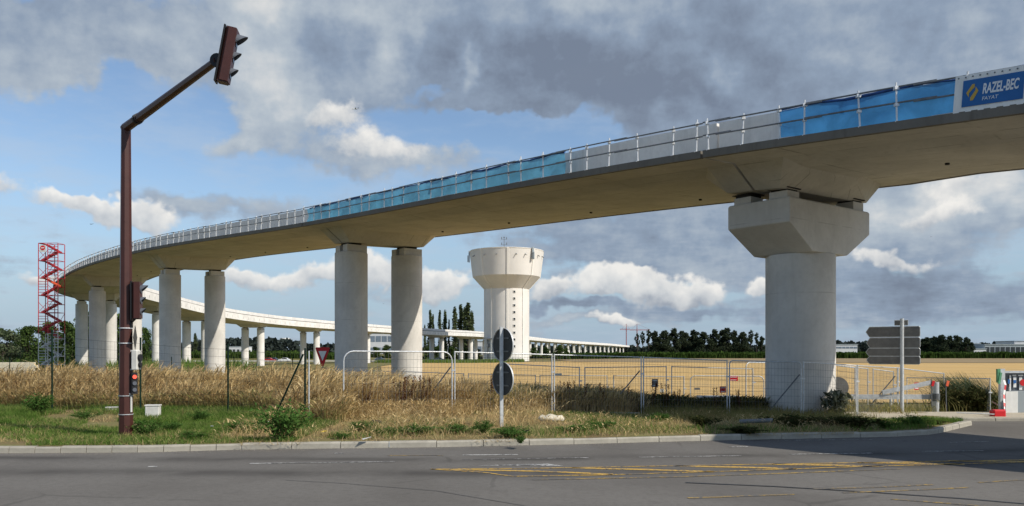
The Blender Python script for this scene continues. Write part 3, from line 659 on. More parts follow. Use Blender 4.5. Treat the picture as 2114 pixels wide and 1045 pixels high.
def build_span(i):
    L = span_len(i); near = i < 8; far = PT[i][1] > 300
    ns = max(6, int(L / (1.0 if i < 6 else (2.0 if not far else 5.0))))
    ts = sorted(set([round(t, 5) for t in np.linspace(0, 1, ns + 1)] + [1.05 / L, 1.95 / L, 1 - 1.05 / L, 1 - 1.95 / L]))
    g0 = .05 / L; ts = [g0] + [t for t in ts if g0 < t < 1 - g0] + [1 - g0]
    cf = CF if i < 8 else 0
    x, y, z = PT[i][:3]; root = empty('viaduct_span', (x, y, z))
    narrow = i <= 1
    secs = []; fas = []
    for t in ts:
        d = min(t, 1 - t) * L; h = 1 - min(1, max(0, (d - 1.05) / .9))
        db = .38 + ((HD.get(i, 1.15) if t < .5 else HD.get(i + 1, 1.15)) - .38) * h
        if narrow:
            d1 = (1 - t) * L; wf = float(np.interp(d1, [0, 2.0, 5.0, 9.8, 10.8, 14, 19, 36], [4.6, 4.4, 3.3, 2.9, 2.4, -2.1, -3.2, -3.2])); wn = float(np.interp(d1, [0, 10.8, 13.5, 36], [WN, WN, 8.8, 8.8]))  # unseen part of the deck bent and narrowed to place its cast shadow
            kf = min(.9 + 3.0 * h, wf - .3); bf = min(.7 + 2.1 * h, kf - .4)
        else: wn = WN; wf = float(np.interp(i + t, [5, 6.2], [4.6, WN])); kf = min(KN, wf - .5); bf = BN  # hidden far edge drawn in so the sun reaches the columns
        # section from the near edge to the far edge
        secs.append([at(i, t, pp, dz, cf) for pp, dz in ((-wn + .16, -.02), (-wn + .16, -.215), (-KN - wn + WN, -.215), (-BN - wn + WN, -db), ((bf - BN) / 2, -db - .02), (bf, -db), (kf, -.215), (wf - .16, -.215), (wf - .16, -.02))])
        fas.append(([at(i, t, pp, dz, cf) for pp, dz in ((-wn, 0), (-wn, -.235), (-wn + .17, -.235), (-wn + .17, 0))], [at(i, t, pp, dz, cf) for pp, dz in ((wf, 0), (wf, -.235), (wf - .17, -.235), (wf - .17, 0))]))
    def loft(rings, uvp=None):
        mb = MB(); n = len(rings[0]); uv = []; o_ = len(ts) - len(rings)
        for k, r_ in enumerate(rings):
            mb.v += [tuple(v) for v in r_]
            for j in range(n): uv.append((ts[k + o_] * L, uvp[j] if uvp else j))
        for k in range(len(rings) - 1):
            for j in range(n): mb.f.append((k * n + j, k * n + (j + 1) % n, (k + 1) * n + (j + 1) % n, (k + 1) * n + j))
        mb.f.append(tuple(range(n))[::-1]); mb.f.append(tuple((len(rings) - 1) * n + j for j in range(n)))
        mb.uv = uv; return mb
    loft(secs, [0, .2, 2, 3.6, 6, 8.6, 10, 11.4, 11.6]).build('deck_slab', M['soffit'] if near else M['pier'], root)
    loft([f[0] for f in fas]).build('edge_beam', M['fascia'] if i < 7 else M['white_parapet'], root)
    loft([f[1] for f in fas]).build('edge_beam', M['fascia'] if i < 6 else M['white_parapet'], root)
    if i < 8:
        wl = []
        for t in ts:
            if narrow and t < .69: continue
            wl.append([at(i, t, pp, dz, cf) for pp, dz in ((-4.75, -.02), (-4.75, 1.02), (-4.55, 1.02), (-4.55, -.02))])
        loft(wl).build('parapet', M['parapet'], root)
        if not narrow and i < 6: loft([[at(i, t, pp, dz, cf) for pp, dz in ((3.9, -.02), (3.9, .85), (4.1, .85), (4.1, -.02))] for t in ts]).build('parapet', M['parapet'], root)
    if i >= 6:
        loft([[at(i, t, pp, dz, cf) for pp, dz in ((WN + .01, -.28), (WN + .01, 1.12), (WN - .12, 1.12), (WN - .12, -.02))] for t in ts]).build('parapet_panel', M['white_parapet'], root)
        loft([[at(i, t, pp, dz, cf) for pp, dz in ((4.4, -.02), (4.4, 2.15), (4.2, 2.15), (4.2, -.02))] for t in ts]).build('noise_screen', M['white_parapet'], root)
        if y < 460:
            loft([[at(i, t, pp, dz, cf) for pp, dz in ((5.2, 1.0), (5.2, 1.32), (5.0, 1.32), (5.0, 1.0))] for t in ts]).build('shade_strip', M['fascia'], root)  # dark strip standing in for the shaded gap between the white stripes
        if y < 420:
            mb = MB()
            npst = int(L / 2.5)
            for k in range(npst):
                t = (k + .5) / npst; a = at(i, t, WN + .012, .05, cf); b = at(i, t, WN + .012, .6, cf); mb.tube(a, b, .03, n=4)
            mb.build('panel_joint', M['fascia'], root)
    if i < 5:
        for t in (.18, .4, .62, .84):
            q = at(i, t, 1.6 if i > 1 else -.6, -.36, cf); mb = MB(); mb.tube(q + Vector((0, 0, .1)), q - Vector((0, 0, .09)), .07, n=10); mb.build('drain_outlet', M['joint'], root)
    lab = {1: 'concrete viaduct deck rising overhead at the right edge with the blue net on it', 2: 'long concrete deck between the hammerhead pier and the pair of columns in the middle',
           3: 'concrete deck span just left of the middle pair of columns', 4: 'concrete deck span passing behind the top of the maroon signal mast', 5: 'far left concrete deck span beside the red stair tower',
           6: 'concrete deck span at the outside of the bend', 7: 'first pale deck span after the bend'}.get(i)
    if i == 0: lab = 'viaduct deck continuing beyond the right edge of the view'
    if lab is None: lab = ('white-sided deck span of the rear arm, %s after the bend' % ordn(i - 7)) if i < 15 else ('distant deck span of the long viaduct, %s counted away from the water tower' % ordn(i - 15))
    tag(root, lab, 'viaduct', 'viaduct deck spans')
for i in range(1, NP - 1): build_span(i)

# guard rail of scaffold tube along the near edge
RAILP = -WN + .1
def rail_thing(i, t0, t1, label):
    L = span_len(i); n = max(2, int((t1 - t0) * L / 1.25)); o0 = at(i, t0, RAILP, 0)
    root = empty('guard_rail', o0); tag(root, label, 'guard rail', 'scaffold guard rails along the deck')
    ln = (random.uniform(-.35, .35) for _ in range(9999))
    tops = []
    for k in range(n + 1):
        t = t0 + (t1 - t0) * (k + random.uniform(-.22, .22)) / n; t = min(max(t, t0), t1)
        a = at(i, t, RAILP, -.03); b = at(i, t, RAILP, 1.02 + random.uniform(-.05, .04)) + Vector((random.uniform(-.05, .05), random.uniform(-.05, .05), 0))
        mb = MB(); mb.tube(a, b, .026, n=6); q = a.lerp(b, .86)
        mb.box(q, (.11, .11, .09)); mb.box(a.lerp(b, .45), (.1, .1, .08)); mb.box(a + Vector((0, 0, .02)), (.16, .16, .03))
        mb.build('post', M['post_white'], root)
    for hgt in (.88, .46):
        k = 0; seg = 3.2 / L; t = t0
        while t < t1 - 1e-4:
            te = min(t + seg * 1.18, t1 + .3 / L); pts_ = [at(i, min(t + (te - t) * j / 4, 1.0), RAILP - .05 + .03 * (k % 2), hgt + (.035 if k % 2 else 0)) for j in range(5)]
            mb = MB(); mb.path(pts_, .024, 6); mb.build('rail_tube', M['galv_dark'], root); t += seg; k += 1
for i, lab in ((1, 'scaffold tube guard rail at the right edge, carrying the bright blue net'), (2, 'scaffold tube guard rail along the long middle deck span'), (3, 'scaffold tube guard rail on the span left of the middle columns'),
               (4, 'scaffold tube guard rail either side of the maroon signal mast'), (5, 'scaffold tube guard rail next to the red stair tower')):
    if i == 1: rail_thing(1, .695, 1.0, lab)
    else: rail_thing(i, 0, 1.0, lab)

def x_to_t(i, xpix, pp=-WN):
    ts = np.linspace(0, 1, 400); xx = []
    for t in ts:
        v = at(i, t, pp, 0); xx.append(CX + F * v.x / v.y if v.y > 1 else 9e9)
    xx = np.array(xx); o = np.argsort(xx); return float(np.interp(xpix, xx[o], ts[o]))
def net(segs, mt, label, zt=.88, seed=1):
    rr = random.Random(seed); mb = MB(); rows = 7; k = 0
    o0 = at(segs[0][0], segs[0][1], RAILP, 0)
    ring = []
    for (i, t0, t1) in segs:
        L = span_len(i); n = int(abs(t1 - t0) * L / .35)
        for j in range(n + 1): ring.append((i, t0 + (t1 - t0) * j / n))
    n = len(ring); ph = rr.random() * 9
    for a, (i, t) in enumerate(ring):
        s_ = a * .35; sag = .05 * abs(math.sin(s_ * 1.1 + ph)) * (.6 + .4 * math.sin(s_ * .31))
        for r_ in range(rows):
            h = r_ / (rows - 1)
            off = .07 * math.sin(s_ * 2.3 + ph + h * 3) * (1 - abs(2 * h - 1)) + .045 * math.sin(s_ * 5.1 + h * 6 + 2 * math.sin(s_ * .7)) * (1 - .6 * h)
            mb.v.append(tuple(at(i, t, RAILP + .05 + off, .03 + (zt - .03 - sag) * h + .03 * math.sin(s_ * .9) * (1 - h))))
    for a in range(n - 1):
        for r_ in range(rows - 1): mb.f.append((a * rows + r_, (a + 1) * rows + r_, (a + 1) * rows + r_ + 1, a * rows + r_ + 1))
    root = mb.build('safety_net', mt, None, loc=o0, smooth=True)
    # rolled hem along the top rail
    mh = MB(); prev = None
    for a in range(0, n, 2):
        v = Vector(mb.v[a * rows + rows - 1]) + Vector((0, 0, .02 + .015 * math.sin(a * .7)))
        if prev is not None: mh.tube(prev, v, .035 + .012 * math.sin(a * .5), n=5)
        prev = v
    mh.build('net_hem', M['net_hem'], root)
    return tag(root, label, 'safety net', 'blue nets on the guard rail')
M['net_hem'] = mat('blue net hem', (.02, .07, .24), .7, .25, 4)
tA = x_to_t(1, 1602); net([(1, .695, .9999)] if tA > .999 else [(1, .695, tA)], M['net_blue'], 'bright blue net on the guard rail above the hammerhead pier', seed=3)
tB = x_to_t(2, 1160); tC = x_to_t(2, 630)
net([(2, tB, min(tC, .999))], M['net_pale'], 'faded blue net on the guard rail of the long middle span', .87, seed=5)

# printed banner
def banner():
    i = 1; t0 = x_to_t(1, 1967); t1 = x_to_t(1, 2119)
    a0, a1 = at(i, t0, RAILP - .10, -.02), at(i, t1, RAILP - .10, -.02)
    ux = (a1 - a0); Lb = ux.length; ux.normalize(); up = Vector((0, 0, 1)); nz = ux.cross(up).normalized(); up = nz.cross(ux)
    Mx = Matrix(((ux.x, up.x, nz.x, a0.x), (ux.y, up.y, nz.y, a0.y), (ux.z, up.z, nz.z, a0.z), (0, 0, 0, 1)))
    H = .90
    root = empty('banner', a0); root.matrix_world = Mx
    tag(root, 'blue and white contractor banner with gold emblem tied to the guard rail', 'banner')
    I = Matrix.Identity(4)
    nx_ = 40; mb = MB()
    for j in range(nx_ + 1):
        for k in range(2): mb.v.append((Lb * j / nx_, k * H, .01 * math.sin(j * .9) * (1 if k else .3)))
    mb.f = [(2 * j, 2 * j + 2, 2 * j + 3, 2 * j + 1) for j in range(nx_)]
    mb.build('banner_sheet', M['plate_white'], root, world=False)
    mb = MB(); mb.prism([(.2, .12), (Lb - .08, .12), (Lb - .08, H - .14), (.2, H - .14)], .004, Matrix.Translation((0, 0, .014))); mb.build('banner_field', M['banner_blue'], root, world=False)
    w_ = Lb
    cx, cy, e_ = .43, .45, .14
    for pl in ([(-e_, 0), (-.01, e_ * 1.4), (.045, e_ * 1.4), (.045, e_ * .85), (-.075, -.01), (-.075, -.11)], [(e_, .02), (.03, -e_ * 1.4), (-.035, -e_ * 1.4), (-.035, -e_ * .85), (.07, .04), (.07, .13)]):
        mb = MB(); mb.prism([(cx + p[0], cy + p[1]) for p in pl], .004, Matrix.Translation((0, 0, .02))); mb.build('emblem', M['gold'], root, world=False)
    tx = textmesh('RAZEL-BEC', .34, 'lettering', M['letter'], root, Matrix.Identity(4), offset=.010, shear=.12)
    xsz = max(v.co.x for v in tx.data.vertices); k = (Lb - .10 - .66 - .08) / xsz
    tx.data.transform(Matrix.Translation((.66, .38, .022)) @ Matrix.Diagonal((k, 1, 1, 1)))
    tx2 = textmesh('FAYAT', .12, 'small_lettering', M['letter'], root, Matrix.Translation((.66, .22, .022)), shear=.12)
    g_ = MB()
    for j in range(10): g_.disc((Lb * (j + .5) / 10, H - .06, .012), .02, .006, (0, 0, 1), 8)
    g_.build('eyelets', M['galv_dark'], root, world=False)
M['banner_blue'] = mat('banner print blue', (.025, .13, .36), .6, .08, 1.5)
M['gold'] = mat('emblem gold', (.55, .36, .07), .6, .1, 3)
M['letter'] = mat('banner print white', (.72, .74, .76), .6, .06, 3)
banner()

# ------------------------------------------------------------------ street furniture
def signal_head(parent, c, fwd, up, size=1.0, nm='signal_head'):
    "three-lamp head; c centre, fwd facing direction, up long axis; returns the housing"
    fwd = Vector(fwd).normalized(); up = Vector(up).normalized(); up = (up - fwd * up.dot(fwd)).normalized(); side = up.cross(fwd)
    c = Vector(c); Mx = Matrix((side, fwd, up)).transposed()
    H = 1.0 * size; D_ = .22 * size; Wd = .30 * size
    # housing: rounded back
    poly = [(-Wd / 2, D_ / 2), (-Wd / 2, -D_ * .2), (-Wd * .32, -D_ * .46), (0, -D_ * .55), (Wd * .32, -D_ * .46), (Wd / 2, -D_ * .2), (Wd / 2, D_ / 2)]
    mb = MB(); M4 = Matrix.Translation(c - up * H / 2) @ Mx.to_4x4(); mb.prism(poly, H, M4); h = mb.build(nm, M['maroon'], parent)
    mb = MB(); mb.box(c - fwd * D_ * .58 , (Wd * .9, .03 * size, H * 1.08), Mx); mb.build('back_plate', M['black'], h)
    for sg_ in (1, -1): mb = MB(); mb.box(c + up * H * .51 * sg_, (Wd * .8, D_ * .8, .03 * size), Mx); mb.build('end_cap', M['maroon'], h)
    for k, rr in ((1, .125), (0, .105), (-1, .105)):
        q = c + up * k * H * .315 + fwd * D_ * .5; rr *= size
        mb = MB(); mb.disc(q, rr * .92, .012, fwd, 16); mb.build('lens', M['lens'], h)
        mb = MB(); n = 14; ln = (.19 if k == 1 else .13) * size
        ra = []; rb = []
        for j in range(n + 1):
            t = math.pi * (-.12 + 1.24 * j / n); d = side * math.cos(t) + up * math.sin(t)
            sh = max(.06, .35 + .65 * math.sin(t))
            ra.append(q + d * rr); rb.append(q + d * rr * .96 + fwd * ln * sh)
        mb.add(ra + rb, [(j, j + 1, n + 2 + j, n + 1 + j) for j in range(n)])
        o = mb.build('visor', M['visor'], h); sd = o.modifiers.new('solid', 'SOLIDIFY'); sd.thickness = .008
    return h

base = Vector((-8.72, 18.6, .12))
sig = empty('traffic_signal', base); tag(sig, 'maroon mast arm traffic signal standing on the grass verge at the left', 'traffic signal')
mb = MB(); topz = 7.12
mb.tube(base, base + Vector((0, 0, topz - .12)), .155, .105, n=8, ph=R(12)); mb.build('mast', M['maroon'], sig)
mb = MB(); mb.lathe([(.2, .0), (.2, .03), (.16, .05)], base, 8); mb.build('base_flange', M['maroon'], sig)
e0 = base + Vector((0, 0, topz - .16)); e1 = Vector((-5.55, 15.5, 7.50)); dv = (e1 - e0).normalized()
mb = MB(); mb.tube(e0 - dv * .06, e1, .105, .07, n=8); arm = mb.build('arm', M['maroon'], sig)
mb = MB(); j0 = e0 + dv * .62; mb.tube(j0, j0 + dv * .07, .118, n=10); mb.tube(j0 + dv * .12, j0 + dv * .15, .11, n=10); mb.build('arm_collar', M['black'], arm)
hc = e1 + dv * .10 + Vector((.12, -.03, .02))
upv = Vector((.19, 0, 1)).normalized()
mb = MB(); mb.disc(e1 + Vector((0, 0, 0)) - Vector((0, .03, 0)), .13, .06, (0, 1, 0), 16); mb.tube(e1, hc, .05, n=8); mb.build('pivot_bracket', M['black'], sig)
signal_head(sig, hc + Vector((.06, -.05, 0)), (1, .18, -.19), upv, .98)
mb = MB(); mb.path([hc + Vector((-.08, -.06, -.2)), hc + Vector((-.13, -.06, -.3)), hc + Vector((-.10, -.06, -.38)), hc + Vector((-.04, -.06, -.3))], .008, 5); mb.build('cable_loop', M['cable'], sig)
# lower vehicle head on brackets
lc = base + Vector((.27, -.05, 3.05))
signal_head(sig, lc, (1, .15, 0), (0, 0, 1), .80)
mb = MB()
for zz_ in (.42, -.42):
    mb.tube(base + Vector((.08, 0, 2.93 + zz_)), lc + Vector((-.04, 0, zz_ * .98)), .022, n=6); mb.box(base + Vector((.125, -.02, 2.93 + zz_)), (.04, .1, .16))
mb.build('head_bracket', M['black'], sig)
mb = MB()
for zz_ in (2.42, 2.08): mb.lathe([(.152, zz_), (.152, zz_ + .022)], base, 16)
mb.build('steel_band', M['post_white'], sig)
# pedestrian plate and white box with lens
mb = MB(); mb.prism([(0, -.27), (.21, 0), (0, .27), (-.21, 0)], .012, Matrix.Translation(base + Vector((.22, -.04, 2.22))) @ Matrix.Rotation(R(104), 4, 'Z') @ Matrix.Rotation(R(90), 4, 'X')); mb.build('diamond_plate', M['disc_back'], sig)
mb = MB(); mb.cbox(base + Vector((.24, -.03, 1.72)), (.14, .20, .44), .02); bx_ = mb.build('white_lamp_box', M['offwhite'], sig)
mb = MB(); mb.disc(base + Vector((.31, -.03, 1.76)), .085, .05, (1, 0, 0), 14); mb.disc(base + Vector((.31, -.03, 1.60)), .06, .05, (1, 0, 0), 14); mb.build('lamp_hood', M['black'], bx_)
mb = MB(); mb.box(base + Vector((.15, -.03, 1.92)), (.16, .04, .04)); mb.box(base + Vector((.15, -.03, 1.50)), (.2, .06, .03)); mb.build('box_bracket', M['offwhite'], sig)
mb = MB(); mb.cbox(base + Vector((.205, -.06, 1.19)), (.10, .14, .48), .015, Matrix.Rotation(R(-38), 3, 'Z')); rp_ = mb.build('repeater_head', M['black'], sig)
lit = bpy.data.materials.new('lit red lamp'); lit.use_nodes = True; lb_ = lit.node_tree.nodes['Principled BSDF']; lb_.inputs['Base Color'].default_value = (.6, .05, .03, 1); lb_.inputs['Emission Color'].default_value = (1, .13, .07, 1); lb_.inputs['Emission Strength'].default_value = .9
fd = Vector((.62, -.79, 0))
for k, mt_ in ((1, lit), (0, M['visor']), (-1, M['visor'])):
    mb = MB(); mb.disc(base + Vector((.205, -.06, 1.19 + k * .145)) + fd * .072, .045, .012, fd, 14); mb.build('repeater_lamp', mt_, rp_)
mb = MB(); mb.box(base + Vector((.15, -.06, .72)), (.012, .07, .36)); mb.box(base + Vector((.14, -.06, .95)), (.04, .08, .03)); mb.build('white_sticker', M['offwhite'], sig)
mb = MB()
for zz_ in (.9, .48): mb.lathe([(.158, zz_), (.158, zz_ + .016)], base, 12)
mb.build('steel_band', M['galv'], sig)

# double round sign seen from behind
sp_ = Vector((-.27, 21.2, .10)); ds = empty('double_round_sign', sp_); tag(ds, 'two round signs seen from behind on one grey post in the middle of the verge', 'road sign')
mb = MB(); mb.box(sp_ + Vector((0, 0, 1.27)), (.085, .055, 2.58), Matrix.Rotation(R(20), 3, 'Z')); mb.build('post', M['galv'], ds)
nb = Vector((-.79, -.62, 0)).normalized()
for k, zz_ in enumerate((2.10, 1.22)):
    c_ = sp_ - nb * .05 + Vector((0, 0, zz_))
    mb = MB(); mb.disc(c_ - nb * .012, .425, .012, nb, 36); d_ = mb.build('sign_disc', M['disc_back'], ds)
    mb = MB(); n = 36; sd_ = nb.cross(Vector((0, 0, 1)))
    ro = [c_ + (sd_ * math.cos(2 * math.pi * j / n) + Vector((0, 0, 1)) * math.sin(2 * math.pi * j / n)) * .432 for j in range(n)]
    vs_ = [p - nb * .018 for p in ro] + [p + nb * .022 for p in ro]
    mb.add(vs_, [(j, (j + 1) % n, n + (j + 1) % n, n + j) for j in range(n)]); mb.build('rim', M['galv'], d_)
    mb = MB()
    for hz in (.17, -.17): mb.box(c_ + nb * .01 + Vector((0, 0, hz)), (.5, .02, .035), Matrix.Rotation(math.atan2(sd_.y, sd_.x), 3, 'Z'))
    mb.build('stiffener', M['alu_back'], d_)

# direction sign with arrow plates, seen from behind
dp = Vector((14.68, 31.0, zgf(14.7, 31))); dg_ = empty('direction_signpost', dp); tag(dg_, 'direction signpost with four arrow plates seen from behind, right of the hammerhead pier', 'road sign')
mb = MB(); mb.tube(dp - Vector((0, 0, .1)), Vector((dp.x, dp.y, 3.28)), .07, n=12); mb.build('post', M['galv'], dg_, smooth=40)
ang = R(-36)
Mz = Matrix.Rotation(ang, 4, 'Z')
def arrowplate(yt, yb, xl, xr, tip):
    D_ = 30.88; zt, zb = CZ + (HY - yt) / F * D_, CZ + (HY - yb) / F * D_; h = zt - zb; L_ = (xr - xl) / F * D_ * 1.2; xo = (xl - 1862) / F * D_ * 1.2
    poly = [(xo + tip, 0), (xo + L_ - .04, 0), (xo + L_, .04), (xo + L_, h - .04), (xo + L_ - .04, h), (xo + tip, h), (xo, h / 2)] if tip else [(xo, 0), (xo + L_, 0), (xo + L_, h), (xo, h)]
    M4 = Matrix.Translation((dp.x, dp.y + .12, zb)) @ Mz @ Matrix.Rotation(R(90), 4, 'X')
    mb = MB(); mb.prism(poly, .03, M4); pl = mb.build('arrow_plate' if tip else 'number_plate', M['alu_back'], dg_)
    mb = MB(); k = len(poly)
    for a, b in zip(poly, poly[1:] + poly[:1]):
        mb.tube(M4 @ Vector((a[0], a[1], .018)), M4 @ Vector((b[0], b[1], .018)), .016, n=5)
    mb.build('plate_rim', M['galv'], pl)
    if tip:
        mb = MB()
        for fr in (.25, .75): mb.box(M4 @ Vector((xo + tip + (L_ - tip) / 2, h * fr, .036)), (L_ - tip - .1, .02, .02), Mz.to_3x3())
        mb.build('stiffener', M['alu_back'], pl)
arrowplate(661, 671, 1853, 1874, 0)
arrowplate(674, 695, 1806, 1893, .13); arrowplate(697, 718, 1807, 1893, .13); arrowplate(719, 735, 1806, 1893, .11); arrowplate(736, 752, 1807, 1893, .11)

# give way sign beyond the dry grass
yp = Vector((-12.65, 55.0, zgf(-12.65, 55))); yg_ = empty('give_way_sign', yp); tag(yg_, 'red and white triangular give way sign left of the middle columns', 'road sign')
mb = MB(); mb.tube(yp, Vector((yp.x, yp.y + .05, 2.3)), .035, n=8); mb.build('post', M['galv_dark'], yg_)
M4 = Matrix.Translation((yp.x, yp.y, 1.08)) @ Matrix.Rotation(R(90), 4, 'X')
mb = MB(); mb.prism([(-.06, 0), (.06, 0), (.48, 1.2), (.44, 1.27), (-.44, 1.27), (-.48, 1.2)], .02, M4); pl = mb.build('red_plate', M['red'], yg_)
mb = MB(); mb.prism([(0, .36), (.27, 1.02), (-.27, 1.02)], .006, M4 @ Matrix.Translation((0, 0, .022))); mb.build('white_triangle', M['plate_white'], pl)
mb = MB(); mb.box((yp.x, yp.y + .03, .92), (.9, .03, .16)); mb.build('lower_plate', M['alu_back'], yg_)

# ------------------------------------------------------------------ mesh fence panels
def notice(parent, p, w_, h_, d, mt, bars=0, nm='notice'):
    "flat sign plate hung on a panel; p centre, d in-plane direction"
    d = Vector(d).normalized(); Mx = Matrix.Rotation(math.atan2(d.y, d.x), 3, 'Z'); nr = Vector((d.y, -d.x, 0))
    mb = MB(); mb.box(p, (w_, .008, h_), Mx); o = mb.build(nm, mt, parent)
    if bars:
        mb = MB()
        for j in range(bars): mb.box(Vector(p) + nr * .006 + Vector((0, 0, h_ * (.3 - .6 * j / max(1, bars - 1)))), (w_ * (.8 - .12 * (j % 2)), .006, h_ * .10), Mx)
        mb.build('notice_print', M['white'], o)
def panel(a, b, label, h=2.0, round_=0.0, feet=True, za=None, zb=None, group='wire mesh fence panels', tube=.022, bottom=True, dv_=.11):
    "a, b ground points of the two uprights"
    za = zgf(*a) + .06 if za is None else za; zb = zgf(*b) + .06 if zb is None else zb
    A = Vector((a[0], a[1], za)); B = Vector((b[0], b[1], zb)); root = empty('mesh_fence', A); tag(root, label, 'fence panel', group)
    up = Vector((0, 0, 1)); d = (B - A); L = d.length; dn = d / L
    A1, B1 = A + dn * .045, B - dn * .045
    mb = MB()
    if round_:
        pts_ = [A1, A1 + up * (h - round_)] + [A1 + up * (h - round_) + up * round_ * math.sin(t) + dn * round_ * (1 - math.cos(t)) for t in (R(22), R(45), R(68))] + [A1 + up * h + dn * round_, B1 + up * h - dn * round_] + [B1 + up * (h - round_) + up * round_ * math.sin(t) - dn * round_ * (1 - math.cos(t)) for t in (R(68), R(45), R(22))] + [B1 + up * (h - round_), B1]
        mb.path(pts_, tube, 8)
    else:
        mb.tube(A1, A1 + up * (h + .03), tube, n=8); mb.tube(B1, B1 + up * (h + .03), tube, n=8); mb.tube(A1 + up * h, B1 + up * h, tube * .85, n=8)
    if bottom: mb.tube(A1 + up * .12, B1 + up * .12, tube * .85, n=6)
    mb.build('frame', M['galv'], root, smooth=50)
    mw = MB(); n = int(L / dv_)
    for j in range(1, n):
        q = A1.lerp(B1, j / n); mw.tube(q + up * .12, q + up * (h - .02), .0032, n=3, cap=False)
    for zz_ in np.linspace(.12, h, 9)[1:-1]: mw.tube(A1 + up * float(zz_), B1 + up * float(zz_), .0040, n=3, cap=False)
    tag(mw.build('wire_mesh', M['galv_dark'], root), kind='stuff')
    if feet:
        mb = MB(); Mx = Matrix.Rotation(math.atan2(dn.y, dn.x), 3, 'Z')
        mb.cbox(B + Vector((0, 0, -.02)), (.22, .62, .14), .03, Mx); mb.build('foot_block', M['parapet'], root)
    mb = MB(); q = B + up * h * .72; mb.box(q, (.13, .07, .05)); mb.build('coupler', M['post_white'], root)
    return root
def brace(root_pt, top, low, label):
    r_ = empty('fence_brace', low); mb = MB(); mb.tube(low, top, .022, n=6); mb.build('strut', M['galv_dark'], r_); mb = MB(); mb.box(Vector(low), (.2, .2, .05)); mb.build('foot', M['galv_dark'], r_)
    tag(r_, label, 'brace', 'struts propping the fence panels')
fl = [(-4.87, 23.6), (-1.78, 25.0), (1.32, 26.5), (4.4, 27.8), (7.56, 28.8), (9.95, 28.2), (12.2, 29.1), (15.55, 33.2), (18.9, 36.0)]
FT = [2.06, 2.02, 1.93, 1.84, 1.72, 1.67, 1.54, 1.38, 1.08]
labs = ['leftmost mesh fence panel with rounded corners, left of the two round signs', 'mesh fence panel standing right behind the two round signs', 'mesh fence panel with the dusty sack at its left foot',
        'mesh fence panel half in deep shade, third to the right of the round signs', 'mesh fence panel immediately left of the hammerhead column', 'mesh fence panel crossing in front of the hammerhead column',
        'mesh fence panel just right of the hammerhead column', 'mesh fence panel with the red notice below the arrow signs']
for k, lab in enumerate(labs):
    a, b = fl[k], fl[k + 1]; pr = panel(a, b, lab, round_=.28 if k == 0 else (.12 if k == 4 else 0), za=FT[k] - 2.0 - (.0 if k else .02), zb=FT[k + 1] - 2.0)
    if k == 7:
        q = Vector((16.85, 34.3, .60)); notice(pr, q, .40, .30, Vector((3.35, 2.8, 0)), M['red'], 3)
    if k == 3: notice(pr, Vector((7.4, 28.9, .70)), .26, .22, Vector((3.1, 1.2, 0)), M['red'], 2)
for (q, lab) in (((-1.78, 25.0), 'slanting strut behind the fence left of the round signs'), ((4.4, 27.8), 'slanting strut propping the fence right of the round signs'), ((9.95, 28.2), 'slanting strut in front of the hammerhead column'), ((15.55, 33.2), 'slanting strut below the arrow signs')):
    z0 = zgf(*q); top = Vector((q[0] - .08, q[1] + .05, z0 + 1.45)); brace(None, top, Vector((q[0] - 1.15, q[1] + .35, zgf(q[0] - 1.15, q[1] + .35) + .03)), lab)
# second and third rows down the slope
def row(xs_, D, ytop, lab, rnd=None, Ds=None):
    for k in range(len(xs_) - 1):
        Da = Ds[k] if Ds else D; Db = Ds[k + 1] if Ds else D; g = .07
        a = ((xs_[k] - CX) / F * Da + g, Da); b = ((xs_[k + 1] - CX) / F * Db - g, Db); y0, y1 = ytop[k], ytop[k + 1]
        pr = panel(a, b, lab[k], round_=.22 if rnd and k in rnd else 0, za=CZ + (HY - y0) / F * Da - 2.0, zb=CZ + (HY - y1) / F * Db - 2.0, feet=False, group='fence panels standing down the slope', dv_=.16)
        if lab[k].startswith('notice'): pass
        PR[lab[k]] = (pr, a, b)
PR = {}
row([1030, 1202, 1381, 1560], 34.6, [751, 759, 757, 762], ['second-row fence panel seen through the fence by the round signs', 'second-row fence panel with a faded notice, below the long deck', 'second-row fence panel left of the hammerhead column'])
row([1535, 1700, 1770], 33.5, [748, 752, 760], ['back fence panel hidden behind the hammerhead column', 'short back fence panel at the right flank of the hammerhead column'], rnd=[0], Ds=[33.5, 36, 36.5])
row([680, 820, 962, 1110, 1258], 41.5, [764, 767, 772, 775, 776], ['low third-row fence panel at the foot of the middle columns', 'low third-row fence panel right of the middle columns', 'low third-row fence panel left of the round sign post', 'low third-row fence panel right of the round sign post'])
row([1262, 1417], 39.0, [776, 778], ['low third-row fence panel with a pale plaque'])
row([1420, 1582], 38.0, [776, 777], ['low third-row fence panel with rounded corners before the wheat'], rnd=[0])
row([1717, 1797, 1850], 35.5, [753, 762, 768], ['mesh panel angled behind the fence right of the hammerhead column', 'mesh panel angled behind the arrow signpost'])
row([1868, 1998, 2048], 40.0, [780, 781, 782], ['far right low panel behind the barrier gate', 'far right low panel beside the site entrance'], Ds=[42, 39, 33.5])
def hang(key, f, dz, w_, h_, mt, bars):
    pr, a, b = PR[key]; A, B = Vector((a[0], a[1], 0)), Vector((b[0], b[1], 0)); q = A.lerp(B, f); q.z = pr.location.z + dz; d = B - A
    nr = Vector((d.y, -d.x, 0)).normalized(); notice(pr, q + nr * .03, w_, h_, d, mt, bars)
hang('second-row fence panel with a faded notice, below the long deck', .85, 1.35, .26, .34, M['alu_back'], 2)
hang('second-row fence panel left of the hammerhead column', .75, 1.5, .38, .2, M['red'], 2)
hang('second-row fence panel seen through the fence by the round signs', .72, 1.55, .3, .09, M['offwhite'], 0)
hang('low third-row fence panel with a pale plaque', .68, 1.3, .2, .16, M['offwhite'], 0)
